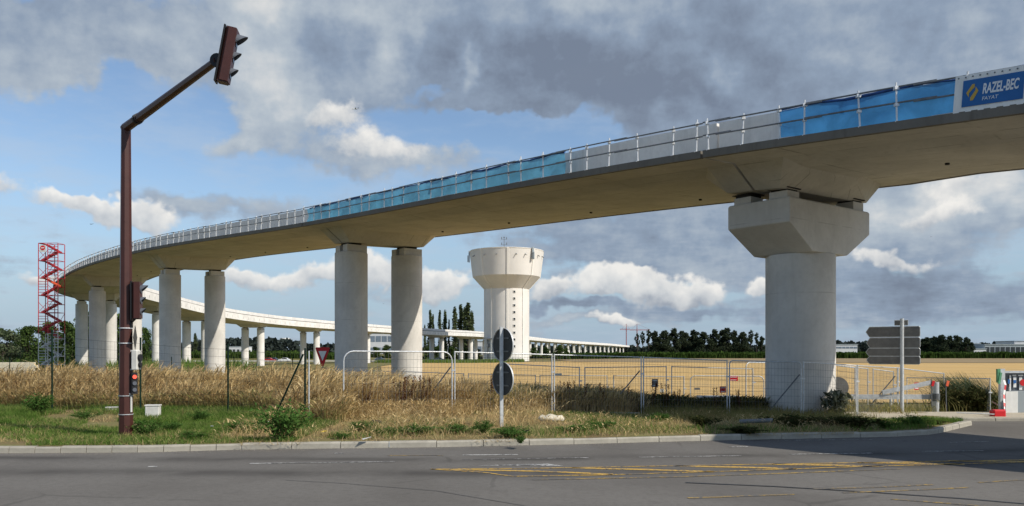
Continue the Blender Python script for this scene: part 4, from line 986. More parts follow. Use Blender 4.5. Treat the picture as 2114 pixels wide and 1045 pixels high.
hang('low third-row fence panel with rounded corners before the wheat', .1, 1.4, .26, .1, M['alu_back'], 0)
hang('far right low panel beside the site entrance', .5, 1.2, .02, .02, M['red'], 0)

# green post and wire fence on the left
gf = empty('wire_fence', (-14.8, 26.5, .1)); tag(gf, 'dark green post and wire fence in front of the dry grass at the left', 'fence')
gpst = [(-21.5, 27.5, 2.75), (-14.8, 26.5, 2.72), (-11.55, 25.6, 2.45), (-8.62, 25.0, 2.25), (-5.68, 22.6, 2.10)]
for x, y, zt in gpst:
    mb = MB(); mb.tube((x, y, 0), (x, y, zt), .028, n=8); mb.tube((x, y, zt), (x, y, zt + .02), .032, n=8); mb.build('post', M['green_post'], gf)
mb = MB(); mb.tube((-6.66, 22.9, .08), (-5.72, 22.55, 1.95), .026, n=8); mb.build('brace_post', M['green_post'], gf)
mb = MB(); mb.tube((-5.56, 22.55, 0), (-5.56, 22.55, 2.05), .02, n=8); mb.build('post', M['galv'], gf)
for fr in np.linspace(.08, .93, 9):
    mw = MB()
    for (a, b) in zip(gpst[:-1], gpst[1:]):
        z0, z1 = .1 + (a[2] - .1) * fr, .1 + (b[2] - .1) * fr; n = 6
        pts_ = [Vector((a[0] + (b[0] - a[0]) * j / n, a[1] + (b[1] - a[1]) * j / n, z0 + (z1 - z0) * j / n - .03 * math.sin(math.pi * j / n))) for j in range(n + 1)]
        mw.path(pts_, .0032 if fr not in (.08, .93) else .004, 3)
    mw.build('wire', M['cable'], gf)
mw = MB()
for (a, b) in zip(gpst[:-1], gpst[1:]):
    L = math.hypot(b[0] - a[0], b[1] - a[1]); n = int(L / .16)
    for j in range(1, n):
        f = j / n; x, y = a[0] + (b[0] - a[0]) * f, a[1] + (b[1] - a[1]) * f; zt = .1 + (a[2] + (b[2] - a[2]) * f - .1) * .93
        mw.tube((x, y, .15), (x, y, zt), .0016, n=3, cap=False)
tag(mw.build('wire_mesh', M['cable'], gf), kind='stuff')
# low wire fence further back by the columns
bf_ = empty('field_fence', (-30, 58, -1.5)); tag(bf_, 'low dark post and wire fence in front of the left columns', 'fence')
prev = None
for px in (20, 143, 245, 354, 483, 604, 735, 850):
    D_ = 56; x = (px - CX) / F * D_; z0 = zgf(x, D_); mb = MB(); mb.tube((x, D_, z0), (x, D_, 1.72), .03, n=6); mb.build('post', M['green_post'], bf_)
    if prev is not None:
        for zz_ in (.95, .2):
            mb = MB(); mb.tube((prev, D_, zz_), (x, D_, zz_), .012, n=4); mb.build('wire', M['cable'], bf_)
    prev = x

# swing barrier gate
gx = (1932 - CX) / F * 33.0; gz = zgf(gx, 33); bg_ = empty('barrier_gate', (gx, 33, gz)); tag(bg_, 'grey steel swing barrier with round post and sloping strut, right of the arrow signs', 'gate')
zt = CZ + (HY - 789) / F * 33
mb = MB(); mb.tube((gx, 33, gz - .2), (gx, 33, zt), .12, n=16); mb.build('post', M['galv'], bg_, smooth=40)
zb_ = CZ + (HY - 820) / F * 33; xl = (1660 - CX) / F * 34
mb = MB(); mb.box(((xl + gx) / 2 - .05, 33.2, zb_), (gx - xl, .10, .19), Matrix.Rotation(R(0), 3, 'Z')); mb.build('boom', M['galv'], bg_)
p0 = Vector(((1822 - CX) / F * 33.1, 33.15, CZ + (HY - 811) / F * 33)); p1 = Vector((gx - .12, 33.1, zt - .02)); d_ = (p1 - p0)
mb = MB(); mb.box((p0 + p1) / 2, (d_.length, .09, .17), Matrix.Rotation(-math.atan2(d_.z, d_.x), 3, 'Y')); mb.build('sloping_strut', M['galv'], bg_)
mb = MB(); mb.tube((gx, 33, zb_ - .15), (gx, 33, zb_ + .15), .15, n=16); mb.build('collar', M['galv_dark'], bg_)
xs_ = (1839 - CX) / F * 33.2; mb = MB(); mb.tube((xs_, 33.2, zgf(xs_, 33.2)), (xs_, 33.2, zb_ - .02), .055, n=8); mb.tube((xs_, 33.2, zb_ + .1), (xs_, 33.2, zb_ + .26), .04, n=8); mb.build('rest_post', M['plate_white'], bg_)
# two small marker posts by the barrier
for px, lab, mt_ in ((1924, 'dark red marker stake leaning on the barrier post', M['red']), (1954, 'stake with a yellow warning plate right of the barrier post', M['orange'])):
    x = (px - CX) / F * 32.4; z0 = zgf(x, 32.4); r_ = empty('marker_stake', (x, 32.4, z0)); tag(r_, lab, 'stake')
    mb = MB(); mb.tube((x, 32.4, z0 - .1), (x - .03, 32.4, z0 + 1.3), .025, n=6); mb.build('stick', M['galv_dark'], r_)
    mb = MB(); mb.box((x + .03, 32.37, z0 + 1.12), (.10, .02, .22), Matrix.Rotation(R(15), 3, 'Y')); mb.build('flag', mt_, r_)
# back of a round sign beside the column
rs = Vector(((1733 - CX) / F * 32.6, 32.6, zgf(13, 32.6))); rr_ = empty('round_sign', rs); tag(rr_, 'single round sign seen from behind at the right flank of the hammerhead column', 'road sign')
mb = MB(); mb.tube(rs, rs + Vector((0, 0, 1.25)), .035, n=8); mb.build('post', M['galv_dark'], rr_)
mb = MB(); mb.disc((rs.x - .1, rs.y - .05, .62), .42, .02, (-.2, -1, 0), 32); d_ = mb.build('sign_disc', M['alu_back'], rr_)
mb = MB(); mb.box((rs.x - .1, rs.y - .09, .45), (.7, .03, .04)); mb.build('stiffener', M['galv_dark'], d_)
# steel channel bundle behind the fence
sb_ = Vector(((1485 - CX) / F * 33, 33, zgf(8, 33))); bd = empty('steel_sheet_stack', sb_); tag(bd, 'stack of ribbed metal sheets lying in the weeds left of the hammerhead column', 'sheets')
for k in range(3):
    mb = MB()
    for j in range(16): mb.box((sb_.x - .8 + j * .1, sb_.y, sb_.z + .62 - k * .06), (.055, .8, .05))
    mb.box((sb_.x - .05, sb_.y, sb_.z + .60 - k * .06), (1.65, .82, .012)); mb.build('ribbed_sheet', M['galv'], bd)
mb = MB(); mb.box((sb_.x - .5, sb_.y, sb_.z + .22), (.12, .7, .45)); mb.box((sb_.x + .5, sb_.y, sb_.z + .22), (.12, .7, .45)); mb.build('support_block', M['bark'], bd)

# ------------------------------------------------------------------ site entrance at the right edge
D0 = 30.5
def at_px(x, y, D): return Vector(((x - CX) / F * D, D, CZ + (HY - y) / F * D))
sx0 = at_px(2068, 865, D0); hz = sx0.z; sg = empty('site_notice_hoarding', sx0); tag(sg, 'grey steel site hoarding with notices at the right edge', 'hoarding')
mb = MB(); mb.box(at_px(2068, 813, D0), (.17, .14, 1.85)); mb.build('post', M['galv'], sg)
mb = MB(); a_, b_ = at_px(2066, 766, D0), at_px(2240, 770, D0); mb.box((a_ + b_) / 2, ((b_ - a_).x, .12, .08)); mb.build('top_rail', M['galv'], sg)
mb = MB()
for k in range(15): mb.box((sx0.x + .14 + k * .18, D0 + .12, hz + .92), (.172, .02, 1.62))
mb.build('backing_board', M['galv_dark'], sg)
for (xa, ya, xb, yb, mt_) in ((2104, 778, 2110, 805, M['plate_white']), (2092, 778, 2098, 800, M['plate_white']), (2084, 775, 2087, 808, M['white']), (2090, 774, 2098, 776, M['white']), (2102, 774, 2112, 776, M['white'])):
    p = at_px((xa + xb) / 2, (ya + yb) / 2, D0 + .06); notice(sg, p, (xb - xa) / F * D0, (yb - ya) / F * D0, (1, 0, 0), mt_)
p = at_px(2095, 788, D0 + .03); notice(sg, p, .10, .12, (1, 0, 0), M['banner_blue']); p = at_px(2083, 788, D0 + .03); notice(sg, p, .08, .16, (1, 0, 0), M['banner_blue'])
mb = MB(); mb.disc(at_px(2112, 790, D0 + .02), .12, .01, (0, -1, 0), 20); mb.build('round_notice', M['red'], sg)
mb = MB(); mb.box(at_px(2061, 776, D0 - .06), (.11, .1, .5)); mb.box(at_px(2064, 781, D0 - .1), (.08, .06, .42), Matrix.Rotation(R(9), 3, 'Y')); mb.build('green_cloth', M['flag_green'], sg)
wp = at_px(2076, 853, D0 - .4); wb = empty('white_metal_cabinet', wp); tag(wb, 'white ribbed sheet cabinet standing below the site notices', 'cabinet')
wq = at_px(2101, 851, D0 - .4); hgt = at_px(2076, 808, D0 - .4).z - wp.z
n = 10
for k in range(n):
    f = (k + .5) / n; mb = MB(); mb.box((wp.x + (wq.x - wp.x) * f, wp.y, wp.z + hgt / 2), ((wq.x - wp.x) / n - .006, .03, hgt)); mb.build('ribbed_panel', M['plate_white'], wb)
mb = MB(); mb.box((wq.x + .22, wp.y + .3, wp.z + hgt / 2 + .01), (.44, .62, hgt - .02)); mb.build('side_panel', M['bld_grey'], wb)  # side of the white cabinet, its shade put into a grey colour
mb = MB()
for xx in (wp.x + .05, wq.x - .05, wq.x + .4): mb.tube((xx, wp.y + .1, zgf(xx, wp.y)), (xx, wp.y + .1, wp.z + .02), .03, n=6)
mb.build('leg', M['galv'], wb)
rb_ = at_px(2046, 868, D0 - 2.3); rbo = empty('plastic_barrier', (rb_.x, rb_.y, zgf(rb_.x, rb_.y))); tag(rbo, 'red plastic barrier block wrapped in tape at the site entrance', 'barrier')
x1_ = at_px(2073, 868, D0 - 2.3).x; zz_ = rbo.location.z
mb = MB(); mb.cbox(((rb_.x + x1_) / 2, rb_.y, zz_ + .12), (x1_ - rb_.x, .3, .26), .05); mb.build('water_block', M['red'], rbo)
def tape(pts_, label):
    o = empty('barrier_tape', pts_[0]); tag(o, label, 'tape'); k = 0
    for a, b in zip(pts_[:-1], pts_[1:]):
        a, b = Vector(a), Vector(b); n = max(1, int((b - a).length / .14))
        for j in range(n):
            mb = MB(); p_, q_ = a.lerp(b, j / n), a.lerp(b, (j + 1) / n); d = (q_ - p_).normalized(); s_ = d.cross(Vector((0, 1, 0))).normalized() * .035
            mb.add([p_ + s_, p_ - s_, q_ - s_, q_ + s_], [(0, 1, 2, 3)]); mb.build('tape_stripe', M['red'] if k % 2 else M['white'], o); k += 1
tape([at_px(2073, 785, D0 - .5), at_px(2076, 795, D0 - .6), at_px(2073, 815, D0 - .7), at_px(2074, 840, D0 - .9), at_px(2073, 862, D0 - 1.5), at_px(2080, 870, D0 - 2.4)], 'red and white tape hanging down the hoarding post')
tape([at_px(2048, 829, 33.2), at_px(2060, 836, 32.2), at_px(2073, 840, 31)], 'red and white tape strung from the low panel to the hoarding')
pr_ = at_px(1975, 864, D0 - 2)
lp = MB(); lp.tube((pr_.x, pr_.y, zgf(pr_.x, pr_.y) + .12), (rb_.x, rb_.y - .2, zgf(rb_.x, rb_.y) + .10), .02, n=6)
tag(lp.build('loose_tube', M['post_white'], None, loc=(pr_.x, pr_.y, 0)), 'thin pale tube lying across the site entrance', 'tube')

# ------------------------------------------------------------------ red stair tower
def stair_tower():
    c = Vector((-55.9, 100.0, -1.6)); r_ = empty('stair_tower', c); tag(r_, 'red scaffold stair tower standing at the far left end of the deck', 'stair tower')
    W_, Dp = 2.35, 1.5; ztop = 15.15; zr = 4.3
    xsn = (-W_ / 2, -.05, W_ / 2)
    for x in xsn:
        for y in (-Dp / 2, Dp / 2):
            mb = MB(); mb.tube(c + Vector((x, y, 0)), Vector((c.x + x, c.y + y, zr)), .05, n=6); mb.build('standard', M['galv'], r_)
            mb = MB(); mb.tube((c.x + x, c.y + y, zr), (c.x + x, c.y + y, ztop), .055 if x else .035, n=6); mb.build('standard', M['red_steel'], r_)
    nl = 8; hgt = (ztop - c.z) / nl
    for k in range(nl + 1):
        z = c.z + k * hgt; mt_ = M['red_steel'] if z > zr - .5 or k == 0 else M['galv']
        mb = MB()
        for y in (-Dp / 2, Dp / 2): mb.tube((c.x - W_ / 2, c.y + y, z + .05), (c.x + W_ / 2, c.y + y, z + .05), .035, n=5)
        for x in xsn: mb.tube((c.x + x, c.y - Dp / 2, z + .05), (c.x + x, c.y + Dp / 2, z + .05), .03, n=5)
        mb.build('ledger', mt_, r_)
        if k == nl: break
        # two shallow half flights per level, one in front and one behind
        for hf in (0, 1):
            za, zb2 = z + hf * hgt / 2 + .06, z + (hf + 1) * hgt / 2
            xa, xb = (-W_ / 2 + .3, W_ / 2 - .3) if hf == 0 else (W_ / 2 - .3, -W_ / 2 + .3)
            fm = M['orange'] if (k, hf) == (5, 1) else (M['red_steel'] if za > zr - 1 else M['galv'])
            yf = -Dp / 4 if hf == 0 else Dp / 4
            d = Vector((xb - xa, 0, zb2 - za)); a_ = math.atan2(d.z, d.x)
            mb = MB(); mb.box((c.x + (xa + xb) / 2, c.y + yf, (za + zb2) / 2 - .05), (d.length, .6, .05), Matrix.Rotation(-a_, 3, 'Y')); fl_ = mb.build('stair_flight', fm, r_)
            for j in range(6):
                f = (j + .5) / 6; mb = MB(); mb.box((c.x + xa + (xb - xa) * f, c.y + yf, za + (zb2 - za) * f + .05), (.24, .58, .10)); mb.build('tread', fm, fl_)
            for dy in (-.31, .31):
                mb = MB(); mb.box((c.x + (xa + xb) / 2, c.y + yf + dy, (za + zb2) / 2 + .06), (d.length, .03, .11), Matrix.Rotation(-a_, 3, 'Y')); mb.build('stringer', fm, fl_)
            mb = MB(); mb.box((c.x + (W_ / 2 - .25) * (1 if hf == 0 else -1), c.y, zb2 + .02), (.46, Dp, .08)); mb.build('landing', fm, r_)
        x0, x1 = (-.05, W_ / 2) if k % 2 == 0 or k == 7 else (-W_ / 2, -.05)
        for dz_ in (.40, .72, 1.05, 1.38, 1.7): mb = MB(); mb.tube((c.x + x0, c.y - Dp / 2, z + dz_), (c.x + x1, c.y - Dp / 2, z + dz_), .035, n=5); mb.build('rung', mt_, r_)
        o0, o1 = (-W_ / 2, -.05) if x0 > -.5 else (-.05, W_ / 2)
        for (p0_, p1_) in ((o0, o1), (o1, o0)): mb = MB(); mb.tube((c.x + p0_, c.y - Dp / 2, z + .1), (c.x + p1_, c.y - Dp / 2, z + 1.3), .028, n=5); mb.build('cross_brace', mt_, r_)
        mb = MB(); mb.tube((c.x + o0, c.y + Dp / 2, z + .1), (c.x + o1, c.y + Dp / 2, z + hgt), .028, n=5); mb.build('cross_brace', mt_, r_)
    q = Vector((c.x - .62, c.y - Dp / 2 - .06, ztop - .62)); mb = MB(); mb.box(q, (.75, .02, .85)); pl = mb.build('sign_board', M['offwhite'], r_)
    mb = MB(); mb.disc(q + Vector((0, -.012, .08)), .29, .02, (0, -1, 0), 24); rd = mb.build('no_entry_disc', M['red'], pl)
    mb = MB(); mb.box(q + Vector((0, -.045, .08)), (.36, .02, .10)); mb.build('white_bar', M['white'], rd)
    mb = MB(); mb.box((c.x + .55, c.y - Dp / 2 - .05, ztop - 4.1), (.5, .02, .3)); mb.build('small_sign', M['white'], r_)
stair_tower()

# ------------------------------------------------------------------ water tower
def water_tower():
    D_ = 300.0; c = Vector((-1.95, D_, -1.1)); r_ = empty('water_tower', c); tag(r_, 'cream concrete water tower with flared tank standing behind the wheat field', 'water tower')
    zc, zt, ztop = 24.9, 29.4, 38.6; rs_, rl, rt = 8.05, 12.15, 13.35; n = 48
    c0 = Vector((c.x, c.y, 0))
    mb = MB(); mb.lathe([(rs_, c.z), (rs_, zc)], c0, n); mb.build('shaft', M['tower'], r_, smooth=30)
    mb = MB(); mb.lathe([(rs_, zc), (rl, zt)], c0, n, cap=False); mb.build('cone', M['tower'], r_, smooth=30)
    mb = MB(); mb.lathe([(rl, zt), (rt, ztop)], c0, n); tk = mb.build('tank', M['tower'], r_, smooth=30)
    mb = MB(); mb.lathe([(rt, ztop - .1), (rt + .12, ztop), (rt + .12, ztop + .22), (rt - .2, ztop + .22)], c0, n); mb.build('rim', M['tower_trim'], tk)
    for k in range(8):
        a = -math.pi / 2 + R(2) + k * math.pi / 4; d = Vector((math.cos(a), math.sin(a), 0)); t = Vector((-d.y, d.x, 0)); w_ = .34
        mb = MB()
        prof = [(rs_, c.z), (rs_, zc), (rl, zt), (rt, ztop)]
        for (r0, z0), (r1, z1) in zip(prof[:-1], prof[1:]):
            vs = []
            for (rr, zz) in ((r0, z0), (r1, z1)):
                for s_, o_ in ((-1, -.3), (1, -.3), (1, .2), (-1, .2)): vs.append(c0 + d * (rr + o_) + t * s_ * w_ + Vector((0, 0, zz)))
            mb.add(vs, [(0, 1, 5, 4), (1, 2, 6, 5), (2, 3, 7, 6), (3, 0, 4, 7), (0, 3, 2, 1), (4, 5, 6, 7)])
        mb.build('rib', M['tower_trim'], r_)
    a = -math.pi / 2 + R(20); d = Vector((math.cos(a), math.sin(a), 0)); Mx = Matrix.Rotation(a + math.pi / 2, 3, 'Z')
    for k in range(9):
        z = CZ + (HY - (602 + 14.1 * k)) / F * (D_ - 8); q = c0 + d * (rs_ - .02) + Vector((0, 0, z))
        mb = MB(); mb.box(q, (.95, .3, .95), Mx); fr = mb.build('window', M['tower_trim'], r_); mb = MB(); mb.box(q + d * .1, (.72, .18, .72), Mx); mb.build('pane', M['glass'], fr)
    for k, a in enumerate((-math.pi / 2 + R(43), -math.pi / 2 - R(92))):
        d = Vector((math.cos(a), math.sin(a), 0)); q = c0 + d * (rt + .35); mb = MB(); Mx = Matrix.Rotation(a, 3, 'Z')
        mb.box(q + Vector((0, 0, ztop - 1.6)), (.35, .9, 4.2), Mx); mb.box(q + d * .45 + Vector((0, 0, ztop - 2.4)), (.3, .5, 2.4), Mx); mb.build('antenna_panel', M['bld_grey'], r_)
    for a in (-60, -35, -15, 15, 30, 58, 75):
        t = -math.pi / 2 + R(a); d = Vector((math.cos(t), math.sin(t), 0)); mb = MB(); mb.tube(c0 + d * (rt - .2) + Vector((0, 0, ztop - 2)), c0 + d * (rt + .5) + Vector((0, 0, ztop - 2.4)), .16, n=6); mb.build('spout', M['galv_dark'], r_)
    m0 = c0 + Vector((-.9, -2, ztop)); mb = MB(); mb.tube(m0, m0 + Vector((0, 0, 5)), .12, .08, n=6)
    for dz_ in (2.4, 4.4):
        mb.tube(m0 + Vector((-1.1, 0, dz_)), m0 + Vector((1.1, 0, dz_)), .06, n=5)
        for s_ in (-1, 1): mb.box(m0 + Vector((s_ * .9, 0, dz_ + .4)), (.25, .25, .8))
    mb.lathe([(.02, 4.9), (.45, 5.1), (.02, 5.3)], m0, 8); mb.build('antenna_mast', M['galv_dark'], r_)
    mb = MB(); mb.box(c0 + Vector((-6.8, -5.2, 7.0)), (3.2, 2.2, .4)); mb.box(c0 + Vector((-6.8, -5.2, 3.2)), (.4, .4, 6.8)); mb.box(c0 + Vector((-6.6, -5.0, 4.6)), (1.2, 1.0, 1.2)); mb.build('access_platform', M['galv_dark'], r_)
    # enclosure fence
    for k in range(26):
        x = -24 + k * 1.3
        if k % 2 == 0: mb = MB(); mb.tube((c.x + x + 8, D_ - 16, zgf(x, D_ - 16)), (c.x + x + 8, D_ - 16, zgf(x, D_ - 16) + 1.7), .05, n=4); mb.build('enclosure_post', M['green_post'], r_)
    mb = MB(); mb.box((c.x + .3, D_ - 16, zgf(0, D_ - 16) + 1.6), (33, .05, .06)); mb.box((c.x + .3, D_ - 16, zgf(0, D_ - 16) + .9), (33, .04, .05)); mb.build('enclosure_rail', M['green_post'], r_)
water_tower()

# distant conical water tower
D_ = 2300; x = (588 - CX) / F * D_; zt = CZ + (HY - 698) / F * D_; r_ = empty('conical_water_tower', (x, D_, 0)); tag(r_, 'tiny white cone-shaped water tower on the left horizon', 'water tower')
mb = MB(); mb.lathe([(3, 0), (3, zt - 18), (13.5, zt - 3), (13.5, zt)], (x, D_, 0), 20); mb.build('cone_tank', M['white'], r_)

# ------------------------------------------------------------------ far buildings
def building(name, x0, x1, y0, y1, D_, label, rows_, cols_, wall, win, dep=25, base=None, winf=(.7, .55), extra=None):
    a, b = at_px(x0, y0, D_), at_px(x1, y1, D_); zb = b.z if base is None else base; w_ = b.x - a.x; h = a.z - zb
    r_ = empty(name, ((a.x + b.x) / 2, D_, zb)); tag(r_, label, 'building')
    mb = MB(); mb.box(((a.x + b.x) / 2, D_ + dep / 2, zb + h / 2), (w_, dep, h)); mb.build('wall', wall, r_)
    mb = MB(); mb.box(((a.x + b.x) / 2, D_ + dep / 2, a.z + .25), (w_ + .8, dep + .8, .5)); mb.build('roof', M['bld_grey'], r_)
    for i in range(rows_):
        for j in range(cols_):
            mb = MB(); mb.box((a.x + w_ * (j + .5) / cols_, D_ - .06, zb + h * (i + .5) / rows_), (w_ / cols_ * winf[0], .2, h / rows_ * winf[1])); mb.build('window', win, r_)
    return r_
building('office_block', 750, 812, 688, 712, 700, 'pale office building with glazed bands seen between the middle columns', 2, 5, M['bld'], M['glass_blue'], base=-1, winf=(.85, .5))
building('footbridge_block', 915, 1004, 705, 712, 620, 'low pale building seen under the rear deck beside the poplars', 1, 10, M['bld'], M['glass_blue'], base=-1, winf=(.8, .35))
building('long_hall', 2033, 2160, 712, 729, 620, 'long low hall with dark bays at the right edge of the fields', 1, 12, M['bld_grey'], M['glass'], base=-.5, winf=(.78, .6))
building('hall_roof_block', 2094, 2150, 705, 712, 650, 'white rooftop block rising behind the long hall', 1, 4, M['bld'], M['glass_blue'], base=1, winf=(.8, .3))
building('blue_grey_shed', 2008, 2024, 710, 722, 640, 'small blue-grey shed left of the long hall', 1, 2, M['glass_blue'], M['bld_grey'], base=-.5, winf=(.9, .2))
building('low_white_wing', 2005, 2036, 721, 729, 612, 'low white wing joining the small shed and the long hall', 1, 5, M['bld'], M['glass'], base=-.5, winf=(.6, .3))
building('white_laboratory', 1722, 1770, 712, 728, 610, 'white two-storey building just right of the hammerhead column', 2, 6, M['bld'], M['glass_blue'], base=-.5, winf=(.85, .3))
building('low_barn', 470, 505, 716, 721, 900, 'very low pale barn at the foot of the left ridge', 1, 4, M['bld'], M['glass'], base=0, winf=(.5, .3))

# ------------------------------------------------------------------ cranes
def crane(px, ytop, yj, xl, xr, D_, label):
    b = at_px(px, 715, D_); zj = at_px(px, yj, D_).z; zt = at_px(px, ytop, D_).z; r_ = empty('tower_crane', b); tag(r_, label, 'crane', 'cranes on the horizon')
    s_ = D_ / F; w_ = .55 * s_
    mb = MB()
    for dx_ in (-w_, w_):
        for dy_ in (-w_, w_): mb.tube((b.x + dx_, b.y + dy_, 0), (b.x + dx_, b.y + dy_, zj), .3, n=4)
    k = 0; z = 0
    while z < zj: mb.tube((b.x - w_ * (1 if k % 2 else -1), b.y - w_, z), (b.x + w_ * (1 if k % 2 else -1), b.y - w_, z + 2.4), .18, n=4); z += 2.4; k += 1
    mb.build('mast', M['crane'], r_)
    mb = MB(); mb.tube((b.x, b.y, zj), (b.x, b.y, zt), .7, .35, n=6); mb.build('tower_head', M['crane'], r_)
    xa, xb = at_px(xl, yj, D_).x, at_px(xr, yj, D_).x; mb = MB(); n = 16
    for j in range(n):
        p, q = xa + (xb - xa) * j / n, xa + (xb - xa) * (j + 1) / n
        mb.tube((p, b.y, zj), (q, b.y, zj), .35, n=4); mb.tube((p, b.y, zj + 1.6), (q, b.y, zj + 1.6), .3, n=4); mb.tube((p, b.y, zj), (q, b.y, zj + 1.6), .2, n=4)
    mb.build('jib', M['crane'], r_)
    mb = MB(); mb.tube((b.x, b.y, zt), (xa + (b.x - xa) * .25, b.y, zj + 1.5), .15, n=4); mb.tube((b.x, b.y, zt), (xb, b.y, zj + 1.5), .15, n=4); mb.build('tie_rod', M['crane'], r_)
crane(1315, 669, 682, 1300, 1342, 1500, 'reddish tower crane rising over the trees at the end of the viaduct')
crane(1293, 669, 681, 1280, 1300, 1500, 'second reddish tower crane, just left of the tallest one')

# ------------------------------------------------------------------ cars
def car(px, D_, y_unused, paint, label, face=1, k=1.0):
    x = (px - CX) / F * D_; z = zgf(x, D_) + .12; r_ = empty('car', (x, D_, z)); tag(r_, label, 'car', 'cars on the distant road')
    prof = [(-2.05, .35), (-2.1, .75), (-1.95, .92), (-1.55, 1.0), (-1.0, 1.42), (-.4, 1.52), (.45, 1.48), (1.05, 1.02), (1.85, .88), (2.1, .65), (2.1, .35)]
    M4 = Matrix.Translation((x, D_ + .85, z)) @ Matrix.Diagonal((face * k, 1, k, 1)) @ Matrix.Rotation(R(90), 4, 'X')
    mb = MB(); mb.prism(prof, 1.7, M4); mb.build('body', paint, r_)
    mb = MB(); mb.prism([(-1.35, 1.03), (-.92, 1.37), (-.4, 1.44), (.4, 1.41), (.85, 1.04)], 1.72, Matrix.Translation((0, .01, 0)) @ M4); mb.build('side_window', M['glass'], r_)
    for s_ in (-1.3, 1.3):
        for yy in (-.86, .82):
            mb = MB(); mb.disc((x + s_ * face * k, D_ + yy, z + .32 * k), .32 * k, .06, (0, 1, 0), 16); wh = mb.build('wheel', M['tyre'], r_)
            mb = MB(); mb.disc((x + s_ * face * k, D_ + yy - .02, z + .32 * k), .18 * k, .06, (0, 1, 0), 12); mb.build('hub', M['galv'], wh)
    mb = MB(); mb.box((x + face * 2.02 * k, D_ - .6, z + .72 * k), (.16, .35, .14)); mb.build('headlight', M['glass_blue'], r_)
car(587, 296, 0, M['car_white'], 'white hatchback on the distant road between the rear columns', -1)
car(556, 299, 0, M['car_red'], 'red car on the distant road left of the white hatchback', 1)
car(566, 303, 0, M['car_dark'], 'dark blue car between the red car and the white hatchback', 1)
car(784, 330, 0, M['car_grey'], 'silver car seen between the two middle columns', 1)
car(905, 320, 0, M['car_grey'], 'silver car under the rear deck right of the middle columns', -1)
# distant road and its low crash barrier
a0_, a1_ = -170.0, -28.0
rd = MB(); rd.add([(a0_, 296, zgf(a0_, 296) + .11), (a1_, 318, zgf(a1_, 318) + .16), (a1_, 330, zgf(a1_, 330) + .16), (a0_, 308, zgf(a0_, 308) + .14)], [(0, 1, 2, 3)])
tag(rd.build('distant_road', M['gravel']), kind='structure')
cb = empty('crash_barrier', (-100, 290, -1.5)); tag(cb, 'low pale crash barrier along the distant road at the left', 'barrier')
mb = MB(); mb.box((-100, 290, -.95), (150, .08, .32)); mb.build('rail', M['offwhite'], cb)
for k in range(38): mb = MB(); mb.box((-174 + k * 4, 290.1, -1.2), (.12, .12, .75)); mb.build('post', M['galv'], cb)

# ------------------------------------------------------------------ small things on the verge
def box_thing(px, py, D_, w_, h_, label, nm, mt_, lidm=None):
    x = (px - CX) / F * D_; z = zgf(x, D_); r_ = empty(nm, (x, D_, z)); tag(r_, label, 'box')
    Mx = Matrix.Rotation(R(8), 3, 'Z'); mb = MB(); mb.cbox((x, D_, z + h_ / 2), (w_, w_ * .6, h_), .015, Mx); mb.build('housing', mt_, r_)
    mb = MB(); mb.cbox((x, D_, z + h_ + .012), (w_ + .03, w_ * .6 + .03, .03), .008, Mx); mb.build('lid', lidm or mt_, r_)
box_thing(316, 863, 23.6, .38, .36, 'small grey utility box on the verge right of the maroon mast', 'utility_box', M['offwhite'])
box_thing(231, 853, 26.0, .32, .14, 'flat pale box in the grass just left of the maroon mast', 'junction_box', M['offwhite'])
# cream block wall stub at far left
r_ = empty('block_wall', (-38, 62, -1.5)); tag(r_, 'low cream block wall at the left edge beyond the dry grass', 'wall')
for i in range(3):
    for j in range(12):
        xx = (-60 - CX) / F * 62 + j * .42 + (.2 if i % 2 else 0); mb = MB(); mb.cbox((xx, 62, .72 + i * .22), (.405, .22, .21), .012); mb.build('block', M['blocks'], r_)
mb = MB(); mb.box(((-60 - CX) / F * 62 + 2.4, 62, -.45), (5.0, .3, 2.1)); mb.build('footing', M['blocks'], r_)
# sack, pipe, litter
x, y = (1138 - CX) / F * 22.6, 22.6; z = zgf(x, y)
bm_n, bm_m = 22, 10; mb = MB()
for i in range(bm_n):
    for j in range(bm_m):
        th, ph = 2 * math.pi * j / bm_m, math.pi * i / (bm_n - 1); rr = (1 + .22 * math.sin(ph * 7 + th * 2) + .12 * math.sin(th * 5 + ph * 3))
        mb.v.append((x - .36 * math.cos(ph) * 1.0, y + .17 * math.sin(ph) ** .7 * math.cos(th) * rr, z + .07 + .11 * math.sin(ph) ** .7 * math.sin(th) * rr))
mb.f = [(i * bm_m + j, i * bm_m + (j + 1) % bm_m, (i + 1) * bm_m + (j + 1) % bm_m, (i + 1) * bm_m + j) for i in range(bm_n - 1) for j in range(bm_m)]
tag(mb.build('sack', M['bag'], None, loc=(x, y, z), smooth=True), 'crumpled cream sack lying against the fence on the verge', 'sack')
x, y = (1563 - CX) / F * 20.9, 20.9; z = zgf(x, y); mb = MB(); n_ = 16
mb.tube((x - .42, y + .1, z + .12), (x + .36, y - .12, z + .17), .055, n=14, cap=False); mb.tube((x - .42, y + .1, z + .12), (x + .36, y - .12, z + .17), .046, n=14, cap=False)
tag(mb.build('pipe', M['pipe'], None, loc=(x, y, z), smooth=True), 'short grey pipe lying on the shaded verge left of the hammerhead pier', 'pipe')
